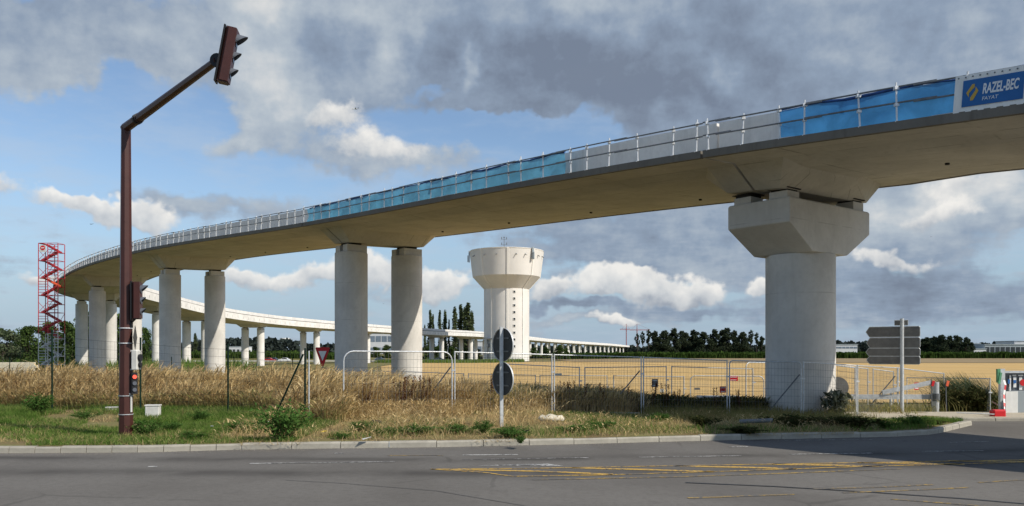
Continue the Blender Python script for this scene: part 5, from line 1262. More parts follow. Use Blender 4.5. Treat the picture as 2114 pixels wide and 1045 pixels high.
def scrap(px, py, D_, sz, mt_, label, cat, nm):
    x = (px - CX) / F * D_; z = zgf(x, D_) + .05; mb = MB(); rr = random.Random(px)
    vs = [(x + rr.uniform(-.5, .5) * sz + (sz if i % 2 else -sz) * .5, D_ + rr.uniform(-.4, .4) * sz + (sz if i > 1 else -sz) * .4, z + rr.uniform(0, .6) * sz) for i in range(4)]
    mb.add(vs + [(v[0], v[1], v[2] + .012) for v in vs], [(0, 1, 3), (0, 3, 2), (4, 7, 5), (4, 6, 7), (0, 4, 5, 1), (1, 5, 7, 3), (3, 7, 6, 2), (2, 6, 4, 0)])
    tag(mb.build(nm, mt_, None, loc=(x, D_, z)), label, cat)
scrap(779, 884, 21.2, .18, M['joint'], 'scrap of dark board in the dry grass left of the round signs', 'scrap', 'board_scrap')
scrap(1085, 903, 18.6, .14, M['joint'], 'black plastic scrap at the kerb right of the round sign post', 'scrap', 'plastic_scrap')
scrap(668, 908, 18.9, .09, mat('yellow wrapper', (.75, .55, .05), .5), 'yellow wrapper on the dry verge', 'litter', 'wrapper')
scrap(553, 885, 21, .13, M['offwhite'], 'crumpled white bag beside the green fence brace', 'litter', 'plastic_bag')
scrap(757, 924, 17.2, .12, M['offwhite'], 'white paper scrap lying at the foot of the kerb', 'litter', 'paper_scrap')
scrap(435, 892, 20, .12, M['offwhite'], 'flat white paper in the grass right of the utility box', 'litter', 'paper')

# birds and an aeroplane far away
def bird(px, py, D_, s_, label):
    p = at_px(px, py, D_); mb = MB()
    mb.add([p + Vector(v) * s_ for v in ((-1, 0, .25), (-.4, .1, .05), (0, .2, .12), (.4, .1, .0), (1.1, 0, .3), (.35, -.2, .05), (0, -.4, .06), (-.35, -.2, .02), (0, 0, -.1))], [(0, 1, 8, 7), (1, 2, 8), (2, 3, 8), (3, 4, 5, 8), (5, 6, 8), (6, 7, 8)])
    tag(mb.build('bird', M['black'], None, loc=p), label, 'bird')
bird(188, 463, 90, .32, 'dark bird flying left of the maroon mast'); bird(791, 627, 120, .22, 'tiny dark bird in the gap between the middle columns'); bird(1922, 489, 110, .22, 'tiny dark bird in the sky right of the hammerhead pier')
p = at_px(733, 225, 1400); ap = empty('aeroplane', p); tag(ap, 'tiny airliner high in the sky left of centre', 'aeroplane')
mb = MB(); mb.tube(p - Vector((5.5, 0, 0)), p + Vector((5.5, 0, .3)), .75, .45, n=8); mb.build('fuselage', M['bld'], ap)
mb = MB(); mb.add([p + Vector(v) for v in ((-.6, 0, -.2), (1.6, 0, -.2), (2.6, -6, .5), (1.6, -6, .5), (1.6, 6, .5), (2.6, 6, .5), (-.6, 0, -.5), (1.6, 0, -.5))], [(0, 1, 2, 3), (0, 4, 5, 1), (6, 3, 2, 7), (6, 7, 5, 4)]); mb.build('wing', M['bld_grey'], ap)
mb = MB(); mb.prism([(3.8, 0), (5.4, 0), (6.0, 2.4), (5.2, 2.4)], .3, Matrix.Translation(p) @ Matrix.Rotation(R(90), 4, 'X')); mb.build('tail_fin', M['car_dark'], ap)

# ------------------------------------------------------------------ vegetation
def npmesh(name, V, T_, mt, parent=None, loc=(0, 0, 0)):
    me = bpy.data.meshes.new(name); V = np.asarray(V, dtype=np.float32) - np.asarray(loc, dtype=np.float32); T_ = np.asarray(T_, dtype=np.int32)
    me.vertices.add(len(V)); me.vertices.foreach_set('co', V.ravel())
    me.loops.add(T_.size); me.loops.foreach_set('vertex_index', T_.ravel())
    me.polygons.add(len(T_)); me.polygons.foreach_set('loop_start', np.arange(0, T_.size, 3, dtype=np.int32)); me.polygons.foreach_set('loop_total', np.full(len(T_), 3, dtype=np.int32))
    me.materials.append(mt); me.update(calc_edges=True)
    o = bpy.data.objects.new(name, me); col.objects.link(o); o.location = loc
    if parent is not None: o.parent = parent
    return o
def blade_arrays(p, h, w_, az_, lean, laz, tipw=.12, curve=1.0):
    "p (N,3) bases; each blade has 2 segments; returns verts, tris"
    N = len(p); s = np.stack([np.cos(az_), np.sin(az_), np.zeros(N)], -1) * (w_ / 2)[:, None]
    ld = np.stack([np.cos(laz), np.sin(laz), np.zeros(N)], -1)
    def lvl(f): return p + ld * (lean * h * f ** (1 + curve))[:, None] + np.array([0, 0, 1]) * (h * f * (1 - .25 * lean * f))[:, None]
    m = lvl(.55); t = lvl(1.0)
    V = np.stack([p - s, p + s, m - s * .8, m + s * .8, t - s * tipw, t + s * tipw], 1).reshape(-1, 3)
    b = (np.arange(N) * 6)[:, None]
    Tt = np.concatenate([b + np.array([0, 1, 3]), b + np.array([0, 3, 2]), b + np.array([2, 3, 5]), b + np.array([2, 5, 4])], 0)
    return V, Tt
def scatter(n, x0, x1, yf, yb, bias=1.0):
    x = rng.uniform(x0, x1, n); f = rng.random(n) ** bias; a = yf(x); b = yb(x); y = a + (b - a) * f
    return x, y
def patchy(x, y, s, seed):
    r_ = np.random.default_rng(seed); v = np.zeros_like(x)
    for k in range(6):
        a = r_.uniform(0, 6.28); q = s * r_.uniform(.5, 1.9); v += np.sin((x * np.cos(a) + y * np.sin(a)) * q + r_.uniform(0, 6.28))
    return v / 6
def field(name, n, x0, x1, yf, yb, hm, hs, wd, lean, laz, lz, mt, label, cat, bias=1.0, heads=0.0, patch=None):
    x, y = scatter(n, x0, x1, yf, yb, bias)
    if patch is not None:
        k = patchy(x, y, patch[0], patch[2]) > patch[1]; x, y = x[k], y[k]
    n = len(x); z = zg(x, y) - .03
    hh = np.clip(hm(x, y) if callable(hm) else np.full(n, hm), .02, 9) * (1 + hs * rng.standard_normal(n)); hh = np.clip(hh, .03, 1.3 * (hm(x, y) if callable(hm) else hm))
    hh *= 1 + .30 * patchy(x, y, 1.6, 5) + .22 * patchy(x, y, 4.2, 6)
    V, Tt = blade_arrays(np.stack([x, y, z], -1), hh, wd * rng.uniform(.6, 1.4, n), rng.uniform(0, 6.28, n), lean * rng.uniform(.1, 1.4, n), laz + lz * rng.standard_normal(n))
    if heads:
        k = rng.random(n) < heads; m = k.sum(); le = lean * rng.uniform(.4, 1.3, m)
        la = laz + lz * rng.standard_normal(m); hk = hh[k]
        b0 = np.stack([x[k], y[k], z[k]], -1) + np.stack([np.cos(la), np.sin(la), 0 * la], -1) * (le * hk * .6)[:, None] + np.array([0, 0, 1]) * (hk * .74)[:, None]
        V2, T2 = blade_arrays(b0, hk * .30, wd * 2.2 * rng.uniform(.6, 1.4, m), rng.uniform(0, 6.28, m), np.clip(le * 2.2, 0, 1.6), la, tipw=.3)
        Tt = np.concatenate([Tt, T2 + len(V)]); V = np.concatenate([V, V2])
    o = npmesh(name, V, Tt, mt); return tag(o, label, cat, kind='stuff')
yf_dry = lambda x: np.interp(x, [-26, -14, -9, -7, -5.9, -5, -4.5], [27.9, 27.5, 26.6, 25.4, 23.2, 22.3, 22.6])
HF = lambda x, y: np.clip((y - yf_dry(x)) / 1.6, 0, 1)
field('dry_grass', 60000, -25, -4.6, yf_dry, lambda x: 0 * x + 42, lambda x, y: (1.10 - .08 * sm(-9, -5, x)) * (.45 + .55 * HF(x, y)), .17, .017, .5, 0.0, 1.1, M['dry'], 'tall dry golden grass behind the green wire fence', 'grass', 1.9, .75)
field('dry_grass_undergrowth', 16000, -25, -4.6, lambda x: yf_dry(x) - .35, lambda x: yf_dry(x) + 4, .55, .4, .016, 1.2, 0, 3, M['drygreen'], 'tangled brown undergrowth at the foot of the tall dry grass', 'grass', 1.2, .3)
field('dry_grass', 15000, -6.5, -1.2, lambda x: 24.0 + .45 * (x + 4.87), lambda x: 0 * x + 36, lambda x, y: .80 + 0 * x, .2, .015, .6, .2, 1.4, M['dry'], 'dry grass tangled behind the leftmost mesh panel', 'grass', 1.5, .7)
field('dry_grass', 7000, -6.5, -1.2, lambda x: 22.6 + .40 * (x + 5), lambda x: 25.0 + .4 * (x + 5), .45, .5, .013, 1.3, 0, 3, M['dry'], 'flattened dry grass in front of the leftmost mesh panel', 'grass', 1, .3)
field('dry_grass', 15000, -1.6, 4.6, lambda x: 25.5 + .45 * (x + 1.6), lambda x: 0 * x + 37, lambda x, y: .58 + 0 * x, .22, .014, .5, .2, 1.7, M['drygreen'], 'half dry grass behind the mesh panels near the round signs', 'grass', 1.3, .5)
field('dry_grass', 9000, -1.6, 4.6, lambda x: 25.2 + .45 * (x + 1.6), lambda x: 0 * x + 33, lambda x, y: .60 + 0 * x, .25, .014, .55, .2, 1.7, M['dry'], 'straw-coloured grass mixed in near the round signs', 'grass', 1.3, .6)
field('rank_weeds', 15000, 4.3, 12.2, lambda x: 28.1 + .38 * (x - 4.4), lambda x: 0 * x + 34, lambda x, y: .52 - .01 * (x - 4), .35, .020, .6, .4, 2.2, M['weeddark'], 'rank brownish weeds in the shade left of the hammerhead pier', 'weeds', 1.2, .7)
field('rank_weeds', 7000, 4.3, 12.2, lambda x: 28.0 + .38 * (x - 4.4), lambda x: 0 * x + 33, lambda x, y: .46 + 0 * x, .35, .015, .6, .4, 2.2, M['drygreen'], 'dry stalks among the shaded weeds', 'weeds', 1.2, .5)
field('rank_weeds', 8000, 4.3, 11, lambda x: 22.5 + .25 * (x - 4), lambda x: 28.0 + .28 * (x - 4), lambda x, y: .2 + .14 * sm(23, 27, y), .45, .015, .8, .4, 3, M['drygreen'], 'low matted growth on the shaded verge', 'weeds', 1, 0)
field('rough_grass', 8000, 12.2, 22, lambda x: np.interp(x, [12.2, 13.5, 15, 22], [24.6, 26, 31.5, 33]), lambda x: 0 * x + 46, lambda x, y: .34 + .3 * sm(31, 36, y), .35, .018, .6, 2.6, 1.4, M['drygreen'], 'rough grass around the barrier gate', 'weeds', 1, .2, (.7, -.05, 3))
field('rough_grass', 9000, 9.2, 13.2, lambda x: yk(x) + .35, lambda x: 0 * x + 28, .15, .4, .014, .7, .5, 2, M['grass'], 'green tufts on the verge near the bend of the kerb', 'grass', 1, 0, (1.1, -.2, 9))
# short verge grass
field('verge_grass', 95000, -17, -4.6, lambda x: yk(x) + .2, lambda x: yf_dry(x) + .5, lambda x, y: .11 + .10 * sm(19, 27, y), .5, .016, .9, 0, 3, M['grass'], 'short green grass of the left verge', 'grass', 1, 0, (1.3, -.36, 11))
field('verge_straw', 15000, -17, -4.0, lambda x: yk(x) + .18, lambda x: yf_dry(x) + .3, .14, .4, .010, 1.6, 0, 3, M['straw'], 'mown straw lying in the left verge grass', 'straw', 1, 0, (1.6, -.15, 21))
field('verge_grass', 22000, -4.9, 10.5, lambda x: yk(x) + .22, lambda x: np.interp(x, [-5, 4, 11], [24.0, 27.0, 28.5]), .15, .5, .014, .9, 0, 3, M['grass'], 'patchy green grass of the middle verge', 'grass', 1, 0, (1.2, .02, 33))
field('verge_straw', 26000, -5.6, 10.5, lambda x: yk(x) + .16, lambda x: np.interp(x, [-5, 4, 11], [24.2, 27.2, 28.5]), .14, .5, .009, 1.9, 0, 3, M['straw'], 'dry straw litter along the middle verge', 'straw', 1, 0, (1.0, -.25, 41))
field('kerb_straw', 2600, -5.6, 9.2, lambda x: yk(x) - .12, lambda x: yk(x) + .35, .12, .5, .008, 2.2, 4.7, 1.4, M['straw'], 'straw and dry stems spilling over the kerb', 'straw', 1, 0, (1.4, .12, 51))
# grit gathered along the kerb
N = 2600; gx_ = rng.uniform(-16, 10, N); gy_ = yk(gx_) - np.abs(rng.normal(0, .22, N)) - .03; gs = rng.uniform(.004, .011, N); gv = []; gt = []
off_ = np.array([[1, 0, 0], [-.5, .87, 0], [-.5, -.87, 0], [0, 0, 1.1]])
V = (np.stack([gx_, gy_, np.full(N, .004)], -1)[:, None, :] + off_[None] * gs[:, None, None]).reshape(-1, 3); b_ = (np.arange(N) * 4)[:, None]
tag(npmesh('road_grit', V, np.concatenate([b_ + np.array(q_) for q_ in ((0, 1, 3), (1, 2, 3), (2, 0, 3))], 0), M['grit']), 'loose grit and crumbs lying along the kerb', 'grit', kind='stuff')
field('fallen_straw', 6500, -6.4, 1.0, lambda x: yk(x) + .9, lambda x: 24.6 + .42 * (x + 5), lambda x, y: .34 + .2 * patchy(x, y, 1.1, 61), .4, .011, 1.5, .3, 2.5, M['dry'], 'flattened straw on the verge around the scrap of dark board', 'straw', 1, .3, (.9, -.05, 62))
field('fallen_straw', 4000, 1.0, 9.5, lambda x: yk(x) + .6, lambda x: 25 + .4 * (x - 1), lambda x, y: .22 + .1 * patchy(x, y, 1.1, 63), .4, .010, 1.6, .3, 2.5, M['dry'], 'flattened straw on the verge right of the round signs', 'straw', 1, .3, (.9, .0, 64))
# herbs under the left trees, and the sunlit crops
field('tall_herbs', 9000, -105, -50, lambda x: 0 * x + 112, lambda x: 0 * x + 165, lambda x, y: 1.9 + 0 * x, .3, .16, .3, 0, 3, M['grass'], 'green herb bank below the trees at the far left', 'herbs', 1, 0)
field('dry_meadow', 14000, -60, -12, lambda x: 0 * x + 46, lambda x: 0 * x + 112, lambda x, y: .75 + 0 * x, .3, .05, .4, .3, 1, M['dry'], 'dry meadow around the feet of the left columns', 'grass', 1, .3)
field('field_margin', 7000, -46, 4, lambda x: np.interp(x, [-46, -36, -9, 4], [275, 270, 262, 268]), lambda x: 0 * x + 292, lambda x, y: 1.0 + 0 * x, .3, .2, .3, 0, 3, M['grass'], 'grassy margin beyond the wheat at the foot of the water tower', 'grass', 1, 0)
field('maize', 26000, 22, 330, lambda x: 0 * x + 338, lambda x: 0 * x + 366, lambda x, y: 2.35 + 0 * x, .06, .5, .15, 0, 3, M['corn'], 'strip of standing maize beyond the wheat field', 'maize', 1.5, .3)
field('maize', 9000, -175, -66, lambda x: 0 * x + 334, lambda x: 0 * x + 350, lambda x, y: 2.3 + 0 * x, .06, .45, .15, 0, 3, M['corn'], 'bright green maize behind the distant road at the left', 'maize', 1.2, .3)
sheet('maize_canopy', ([340, 480], [24, 40]), ([340, 480], [330, 520]), 340, 480, M['cornfloor'] if 'cornfloor' in M else M['plain'], 1.9, 10, 10)

# leafy plants
def leaf_cloud(pts_, size, aspect=1.7, up=.3):
    "pts (N,3) -> small bent leaf made of two triangles pairs"
    N = len(pts_); d = rng.standard_normal((N, 3)); d[:, 2] += up; d /= np.linalg.norm(d, axis=1)[:, None]
    r_ = rng.standard_normal((N, 3)); s = np.cross(d, r_); s /= np.linalg.norm(s, axis=1)[:, None]
    sz = size * rng.uniform(.6, 1.4, N); a = pts_ - d * (sz * aspect / 2)[:, None]; c = pts_ + d * (sz * aspect / 2)[:, None]
    nn = np.cross(d, s) * (sz * .18)[:, None]
    V = np.stack([a, pts_ + s * (sz / 2)[:, None] + nn, c, pts_ - s * (sz / 2)[:, None] + nn], 1).reshape(-1, 3)
    b = (np.arange(N) * 4)[:, None]; Tt = np.concatenate([b + np.array([0, 1, 2]), b + np.array([0, 2, 3])], 0)
    return V, Tt
def make_weed(seed, mt, n=1300, leaf=.030, shape=1.0):
    global rng
    rng = np.random.default_rng(seed); root = empty('weed_plant', (0, 0, 0)); rr = random.Random(seed); st = MB(); P_ = []
    ns = 26
    for k in range(ns):
        a = rr.uniform(0, 6.28); r0 = rr.uniform(.05, .5); tip = Vector((math.cos(a) * r0, math.sin(a) * r0, rr.uniform(.55, 1.0) * (1 - .5 * r0))); b0 = Vector((math.cos(a) * .06, math.sin(a) * .06, -.02)); mid = b0.lerp(tip, .5) + Vector((0, 0, .12))
        st.tube(b0, mid, .008, .006, n=4, cap=False); st.tube(mid, tip, .006, .003, n=4, cap=False)
        m = n // ns
        for j in range(m):
            f = rr.random() ** .7; q = (b0.lerp(mid, f * 2) if f < .5 else mid.lerp(tip, f * 2 - 1)); P_.append(q + Vector((rr.gauss(0, .05), rr.gauss(0, .05), rr.gauss(0, .05))))
    V, Tt = leaf_cloud(np.array([tuple(p) for p in P_]), leaf, 2.8, 1.0); V[:, 2] = np.maximum(V[:, 2], .0)
    npmesh('foliage', V, Tt, mt, root); st.build('stem', M['weeddark'], root, world=False)
    return root
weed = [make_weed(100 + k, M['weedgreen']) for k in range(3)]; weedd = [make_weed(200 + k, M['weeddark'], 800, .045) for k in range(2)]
wl = [  # px, py of base, width, height, label, darker leaves standing in for shade?
    (80, 858, 1.1, .62, 'dense green weed at the dry grass edge, far left', 0), (300, 900, .95, .55, 'round green weed right at the foot of the maroon mast', 0), (352, 893, .9, .40, 'low spreading green weed below the utility box', 0),
    (412, 872, .6, .50, 'upright green weed at the dry grass right of the utility box', 0), (395, 908, .7, .28, 'flat green weed close to the kerb right of the mast', 0), (583, 913, 1.15, .80, 'largest bright green weed, leaning over the kerb by the green brace', 0),
    (497, 893, .9, .42, 'green weed in front of the third green fence post', 0), (540, 897, .6, .30, 'small green weed left of the largest one', 0), (706, 908, .5, .25, 'small green tuft at the kerb left of the dark board', 0), (748, 893, .6, .36, 'green tuft beside the scrap of dark board', 0), (803, 900, .8, .30, 'low green weed right of the scrap of dark board', 0),
    (866, 899, 1.0, .34, 'spreading green weed midway between board scrap and round signs', 0), (945, 896, 1.1, .36, 'dark green weed patch left of the round sign post', 0), (1000, 896, .9, .42, 'green weed touching the left side of the round sign post', 0),
    (1056, 906, .95, .48, 'bushy green weed touching the right side of the round sign post', 0), (1074, 917, .35, .22, 'tiny weed growing over the kerb by the black scrap', 0), (1190, 895, 1.0, .34, 'green weed on the verge below the cream sack', 0), (1243, 888, .7, .28, 'small green weed right of the cream sack', 0),
    (1362, 872, .85, .48, 'bright green weed where the shade begins', 0), (1452, 884, 1.0, .40, 'shaded weed left of the grey pipe', 1), (1535, 897, .9, .35, 'shaded weed drooping over the kerb at the grey pipe', 1), (1632, 884, 1.1, .42, 'shaded weed right of the grey pipe', 1), (1722, 878, 1.3, .42, 'shaded weed in front of the hammerhead column', 1),
    (1770, 886, 1.2, .40, 'dark weed where the shade ends right of the column', 1), (1826, 884, 1.2, .36, 'sunlit weed on the verge below the arrow signs', 0), (1886, 880, 1.0, .34, 'sunlit weed at the bend of the kerb', 0), (1932, 876, .8, .22, 'small dark weed at the foot of the barrier post', 1), (175, 868, .7, .3, 'small weed in the grass left of the mast', 0)]
used = set()
for k, (px, py, w_, h_, lab, dk) in enumerate(wl):
    src = (weedd if dk else weed)[k % (2 if dk else 3)]; D_ = F * (CZ - .1) / (py - HY); x = (px - CX) / F * D_
    o = src if src.name not in used else copy_tree(src); used.add(src.name)
    o.location = (x, D_, zgf(x, D_)); o.rotation_euler = (0, 0, k * 1.7); kx = 1 + .35 * math.sin(k * 2.3); o.scale = (w_ * kx, w_ * (1.15 - .25 * math.sin(k * 1.1)), h_ * (1.15 if k in (0, 5) else .72 + .18 * math.sin(k * 3.1))); tag(o, lab, 'weed', 'weeds on the verge')
# leafy shrub at the pier foot
sh = make_weed(301, M['weedglint'] if 'weedglint' in M else M['weeddark'], 700, .085); sh.name = 'leafy_shrub'; D_ = 28.4; x = (1724 - CX) / F * D_; sh.location = (x, D_, zgf(x, D_)); sh.scale = (1.15, .9, 1.0); tag(sh, 'broad-leaved shrub at the lower right of the hammerhead column', 'shrub')
# dock plants with dark seed spikes
def make_dock(seed):
    rr = random.Random(seed); root = empty('dock_plant', (0, 0, 0)); st = MB(); P_ = []
    for k in range(4):
        a = rr.uniform(0, 6.28); tip = Vector((math.cos(a) * rr.uniform(.05, .28) + .06, math.sin(a) * .2, rr.uniform(.75, 1.05))); st.tube((0, 0, 0), tip, .007, .003, n=4, cap=False)
        for j in range(75):
            f = .45 + .55 * rr.random(); q = Vector((0, 0, 0)).lerp(tip, f); P_.append(q + Vector((rr.gauss(0, .022), rr.gauss(0, .022), rr.gauss(0, .015))))
    V, Tt = leaf_cloud(np.array([tuple(p) for p in P_]), .024, 1.5); tag(npmesh('seed_spikes', V, Tt, M['dock'], root), kind='stuff'); st.build('stem', M['dock'], root, world=False); return root
docks = [make_dock(400), make_dock(401)]
dl = [(838, 24.6, 1.20, 'tall reddish dock in front of the right middle column'), (872, 24.9, 1.18, 'leaning reddish dock at the right foot of the middle columns'), (826, 24.4, 1.05, 'dock with dark seed spikes left of the reddish one'), (1012, 26.0, 1.22, 'dock plant just left of the two round signs'),
      (1168, 27.2, .98, 'dark dock behind the panel right of the round signs'), (1184, 27.4, 1.0, 'second dark dock in the row right of the round signs'), (1204, 27.5, .92, 'third dark dock in the row right of the round signs'), (1243, 27.6, .96, 'dock plant between the second-row fence posts'), (1292, 28.0, .9, 'dock plant left of the doubled post at the start of the shade'),
      (1345, 28.2, 1.12, 'tall shaded dock right of the doubled post'), (1378, 28.5, 1.05, 'shaded dock against the second-row post'), (1400, 28.6, .86, 'short shaded dock further right of the doubled post'), (1480, 29.0, .98, 'shaded dock left of the stacked metal sheets'), (1528, 29.2, .9, 'shaded dock between the fence post and the hammerhead column'), (752, 24.2, 1.0, 'brown dock in the dry grass left of the middle columns')]
for k, (px, D_, h_, lab) in enumerate(dl):
    src = docks[k % 2]; o = src if k < 2 else copy_tree(src); x = (px - CX) / F * D_; o.location = (x, D_, zgf(x, D_)); o.scale = (h_, h_, h_); o.rotation_euler = (0, 0, k * .9); tag(o, lab, 'dock plant', 'dock plants along the fence')
# windblown tuft at the right
rng = np.random.default_rng(55)
bx0 = Vector(((2012 - CX) / F * 36, 36.0, zgf(20.5, 36))); wb_ = empty('windblown_bush', bx0); tag(wb_, 'grey-green bush bent over by the wind at the site entrance', 'bush')
N = 1500; p = np.stack([bx0.x + rng.normal(0, .55, N), bx0.y + rng.normal(0, .4, N), np.full(N, bx0.z)], -1)
V, Tt = blade_arrays(p, rng.uniform(1.0, 2.1, N), np.full(N, .03), rng.uniform(0, 6.28, N), rng.uniform(.3, .9, N), math.pi + .25 * rng.standard_normal(N)); npmesh('blades', V, Tt, M['treepale'], wb_, (0, 0, 0)); wb_.children[0].location = -bx0
for k in range(9):
    o = copy_tree(weedd[k % 2]); px = 1962 + k * 11; D_ = 34.5 + (k % 3) * .6; x = (px - CX) / F * D_; o.location = (x, D_, zgf(x, D_)); o.scale = (1.5, 1.5, 1.25 - .12 * (k % 3)); o.rotation_euler = (0, 0, k)
    tag(o, 'dark weed in the thicket by the site entrance, %s from the left' % ordn(k), 'weed', 'weeds of the entrance thicket')

# trees
def make_tree(seed, name, H, Wc, base=.12, leaf=.45, n=1500, mt=None, form='round', clumps=16):
    rr = random.Random(seed); r_ = np.random.default_rng(seed); root = empty(name, (0, 0, 0)); tb = MB()
    th = H * (base + .25) if form != 'column' else H * .8
    tr = max(.12, H * .018); tb.tube((0, 0, -.5), (rr.uniform(-.2, .2), 0, th), tr * 1.25, tr * .6, n=7)
    P_ = []
    for k in range(clumps):
        if form == 'round':
            f = rr.random() ** .8; z = H * (base + (1 - base) * (.12 + .86 * f)); prof = math.sin(math.pi * min(1, (.18 + .80 * f))) ** .65
            a = rr.uniform(0, 6.28); rad = Wc / 2 * prof * math.sqrt(rr.uniform(.15, 1)) * .8; cr = Wc * rr.uniform(.13, .24)
        elif form == 'dense':
            f = (k + rr.random()) / clumps; z = H * (.06 + .88 * f); prof = math.sqrt(max(.05, 1 - f ** 2.4)); a = rr.uniform(0, 6.28); rad = Wc / 2 * prof * rr.uniform(.2, .9); cr = Wc * rr.uniform(.15, .25) * (1.1 - .35 * f)
        elif form == 'column':
            f = (k + .5) / clumps; z = H * (base + (1 - base) * f); prof = (min(1, f * 4 + .35)) * (1 - f ** 3) + .10; a = rr.uniform(0, 6.28); rad = Wc / 2 * prof * rr.uniform(0, .55); cr = Wc * .32 * (.55 + .6 * prof)
        else:  # open pine-like
            f = rr.random(); z = H * (.45 + .53 * f); a = rr.uniform(0, 6.28); rad = Wc / 2 * rr.uniform(.1, 1) * (1 - .5 * f); cr = Wc * rr.uniform(.10, .18)
        c = Vector((math.cos(a) * rad, math.sin(a) * rad, z)); b0 = Vector((0, 0, min(th, z * .62)))
        tb.tube(b0, c, tr * .4, tr * .1, n=5, cap=False)
        m = max(8, int(n / clumps)); d = r_.standard_normal((m, 3)); d /= np.linalg.norm(d, axis=1)[:, None]; q = d * (cr * r_.random(m) ** .45)[:, None] * np.array([1, 1, .8 if form != 'column' else 2.3])
        P_.append(q + np.array(tuple(c)))
    V, Tt = leaf_cloud(np.concatenate(P_), leaf, 1.4, .1); npmesh('crown', V, Tt, mt, root); tb.build('trunk', M['bark'], root, world=False); return root
def put(o, px, D_, ytop, H, lab, cat, grp, wx=1.0, rz=0.0, base=None):
    x = (px - CX) / F * D_; z0 = zgf(x, D_) if base is None else base; zt = CZ + (HY - ytop) / F * D_; k = (zt - z0) / H
    o.location = (x, D_, z0); o.scale = (k * wx, k * wx, k); o.rotation_euler = (0, 0, rz); tag(o, lab, cat, grp)
rng = np.random.default_rng(77)
tA = make_tree(11, 'broadleaf_tree', 9, 7.5, .05, .34, 3200, M['tree'], 'dense', 32); tB = make_tree(12, 'broadleaf_tree', 9, 6.0, .05, .34, 2800, M['tree'], 'dense', 28); tP = make_tree(13, 'silver_bush_tree', 8, 6.5, .0, .32, 2200, M['treepale'], 'round', 20)
lt = [(2, 140, 676, 1.0, tP, 'pale silvery tree at the very left edge'), (-12, 150, 668, 1.0, tB, 'green tree cut by the left edge of the view'), (62, 165, 673, 1.0, tA, 'leftmost dark green tree, clear of the stair tower'), (98, 170, 666, 1.05, tB, 'green tree directly behind the red stair tower'), (32, 175, 692, 1.1, tA, 'low dark green tree between the silvery tree and the next one'),
      (138, 172, 663, 1.0, tA, 'green tree just right of the red stair tower'), (182, 182, 644, 1.0, tB, 'tree showing left of the second column from the left'), (214, 184, 636, 1.0, tA, 'tree showing between the second and third columns from the left'), (247, 188, 648, .9, tB, 'tree mostly hidden behind the maroon mast'), (297, 230, 676, .6, tA, 'slim tree showing right of the lower signal head')]
seen = set()
for k, (px, D_, yt, wx, src, lab) in enumerate(lt):
    o = src if src.name not in seen else copy_tree(src); seen.add(src.name); put(o, px, D_, yt, 9 if src is not tP else 8, lab, 'tree', 'trees at the far left', wx, k * 1.3)
pA = make_tree(21, 'poplar_tree', 26, 3.6, .04, .62, 1500, M['poplar'], 'column', 18); pB = make_tree(22, 'poplar_tree', 26, 3.2, .04, .62, 1300, M['poplar'], 'column', 16)
for k, (px, yt, wx, lab) in enumerate([(877, 673, .8, 'poplar half hidden behind the right middle column'), (888, 642, 1.0, 'first clear poplar right of the middle columns'), (894, 652, .7, 'thin poplar touching the first clear one'), (908, 643, .85, 'lone slim poplar, second clear one from the left'), (919, 643, .95, 'poplar left of the gap before the tall group'),
                                       (927, 661, .6, 'short thin poplar just left of the tall group'), (939, 637, 1.15, 'leftmost poplar of the tall group'), (951, 631, 1.25, 'middle poplar of the tall group'), (959, 638, .9, 'narrow poplar squeezed in the tall group'), (966, 628, 1.5, 'tallest and widest poplar beside the water tower'), (974, 645, 1.2, 'lowest right shoulder poplar beside the water tower')]):
    o = (pA, pB)[k % 2] if k < 2 else copy_tree((pA, pB)[k % 2]); put(o, px, 445 + 4 * (k % 3), yt, 26, lab, 'poplar', 'row of poplars', wx, k * 2.1)
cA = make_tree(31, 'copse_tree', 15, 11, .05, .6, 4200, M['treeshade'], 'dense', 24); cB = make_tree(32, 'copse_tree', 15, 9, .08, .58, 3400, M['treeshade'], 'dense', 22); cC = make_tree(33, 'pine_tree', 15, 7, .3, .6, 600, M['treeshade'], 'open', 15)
cl = [(1316, 690, .7, cC), (1327, 686, .7, cC), (1339, 682, .8, cC), (1352, 684, 1, cB), (1372, 683, 1.1, cA), (1393, 679, 1.1, cB), (1412, 684, 1.1, cA), (1432, 682, 1.1, cB), (1452, 686, 1.1, cA), (1474, 681, 1.1, cB), (1496, 678, 1.1, cA), (1516, 683, 1.0, cB), (1534, 686, 1.0, cA), (1550, 683, .8, cC), (1562, 688, .8, cC), (1572, 695, .8, cB), (1360, 696, 1.2, cA), (1440, 697, 1.3, cA), (1520, 697, 1.2, cA)]
for k, (px, yt, wx, src) in enumerate(cl):
    o = src if src.name not in seen else copy_tree(src); seen.add(src.name); put(o, px, 540 + 9 * (k % 4), yt, 15, '%s tree from the left in the dark copse left of the hammerhead pier' % ordn(k) if k < 16 else '%s low tree filling the front of the dark copse' % ordn(k - 16), 'tree', 'dark copse', wx, k * .8)
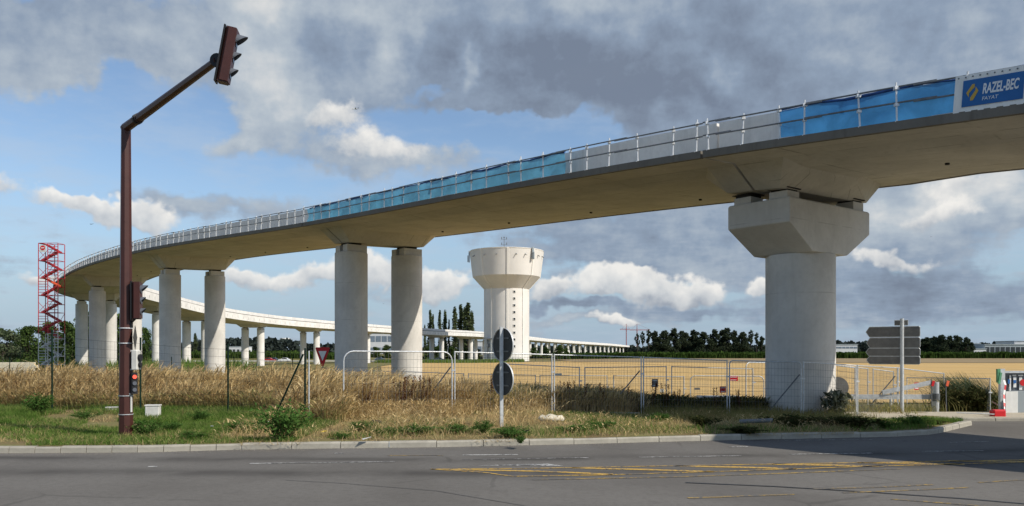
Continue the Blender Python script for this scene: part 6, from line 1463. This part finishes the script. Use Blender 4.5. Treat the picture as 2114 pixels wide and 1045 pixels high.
cr = [(1893, 700, 1.1, cB), (1910, 697, 1.2, cA), (1928, 695, 1.2, cB), (1944, 692, 1.2, cA), (1962, 694, 1.2, cB), (1978, 693, 1.2, cA), (1994, 697, 1.1, cB), (2004, 707, 1.0, cA), (1920, 706, 1.2, cA), (1970, 706, 1.2, cA)]
for k, (px, yt, wx, src) in enumerate(cr):
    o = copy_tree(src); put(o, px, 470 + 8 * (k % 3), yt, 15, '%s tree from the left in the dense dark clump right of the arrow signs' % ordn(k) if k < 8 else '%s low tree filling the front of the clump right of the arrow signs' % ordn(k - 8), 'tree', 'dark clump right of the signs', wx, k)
hd = [(775, 716, 1.6), (800, 712, 1.5), (830, 716, 1.5), (885, 716, 1.4), (905, 714, 1.5), (930, 716, 1.5), (955, 717, 1.5), (985, 719, 1.6), (1105, 717, 1.4), (1128, 716, 1.3), (1155, 712, 1.2), (1168, 718, 1.0)]
for k, (px, yt, wx) in enumerate(hd):
    o = copy_tree((tA, tB)[k % 2]); o.name = 'hedge_bush'; put(o, px, 330 if px > 1140 else 410 + 5 * (k % 3), yt, 9, ('dark bush at the left end of the maize' if px > 1160 else 'rounded dark bush in front of the long row of piers') if px > 1140 else '%s dark hedge bush under the rear deck, counted from the left' % ordn(k), 'bush', 'hedge under the rear deck', wx, k)
o = copy_tree(pA); put(o, 403, 1050, 689, 26, 'lone dark poplar on the left horizon', 'poplar', None, 1.9, 0)
# distant wooded ridge
N = 26000; px = rng.uniform(-500, 2700, N); D_ = rng.uniform(1120, 1250, N)
yt = np.interp(px, [-500, 300, 400, 470, 500, 560, 600, 640, 700, 760, 1000, 1100, 1310, 1580, 1727, 1800, 1900, 2010, 2114, 2700], [714, 714, 706, 701, 698, 700, 703, 711, 713, 718, 718, 715, 718, 714, 707, 709, 705, 711, 709, 709]) + 1.6 * np.sin(px * .21) + 1.2 * np.sin(px * .47 + 1)
zt = CZ + (HY - yt) / F * 1180; z = rng.random(N) ** .7 * zt
V, Tt = leaf_cloud(np.stack([(px - CX) / F * D_, D_, z], -1), 5.0, 1.2, 0); tag(npmesh('wooded_ridge', V, Tt, M['wood']), 'long dark wooded ridge on the horizon', 'woods', kind='stuff')
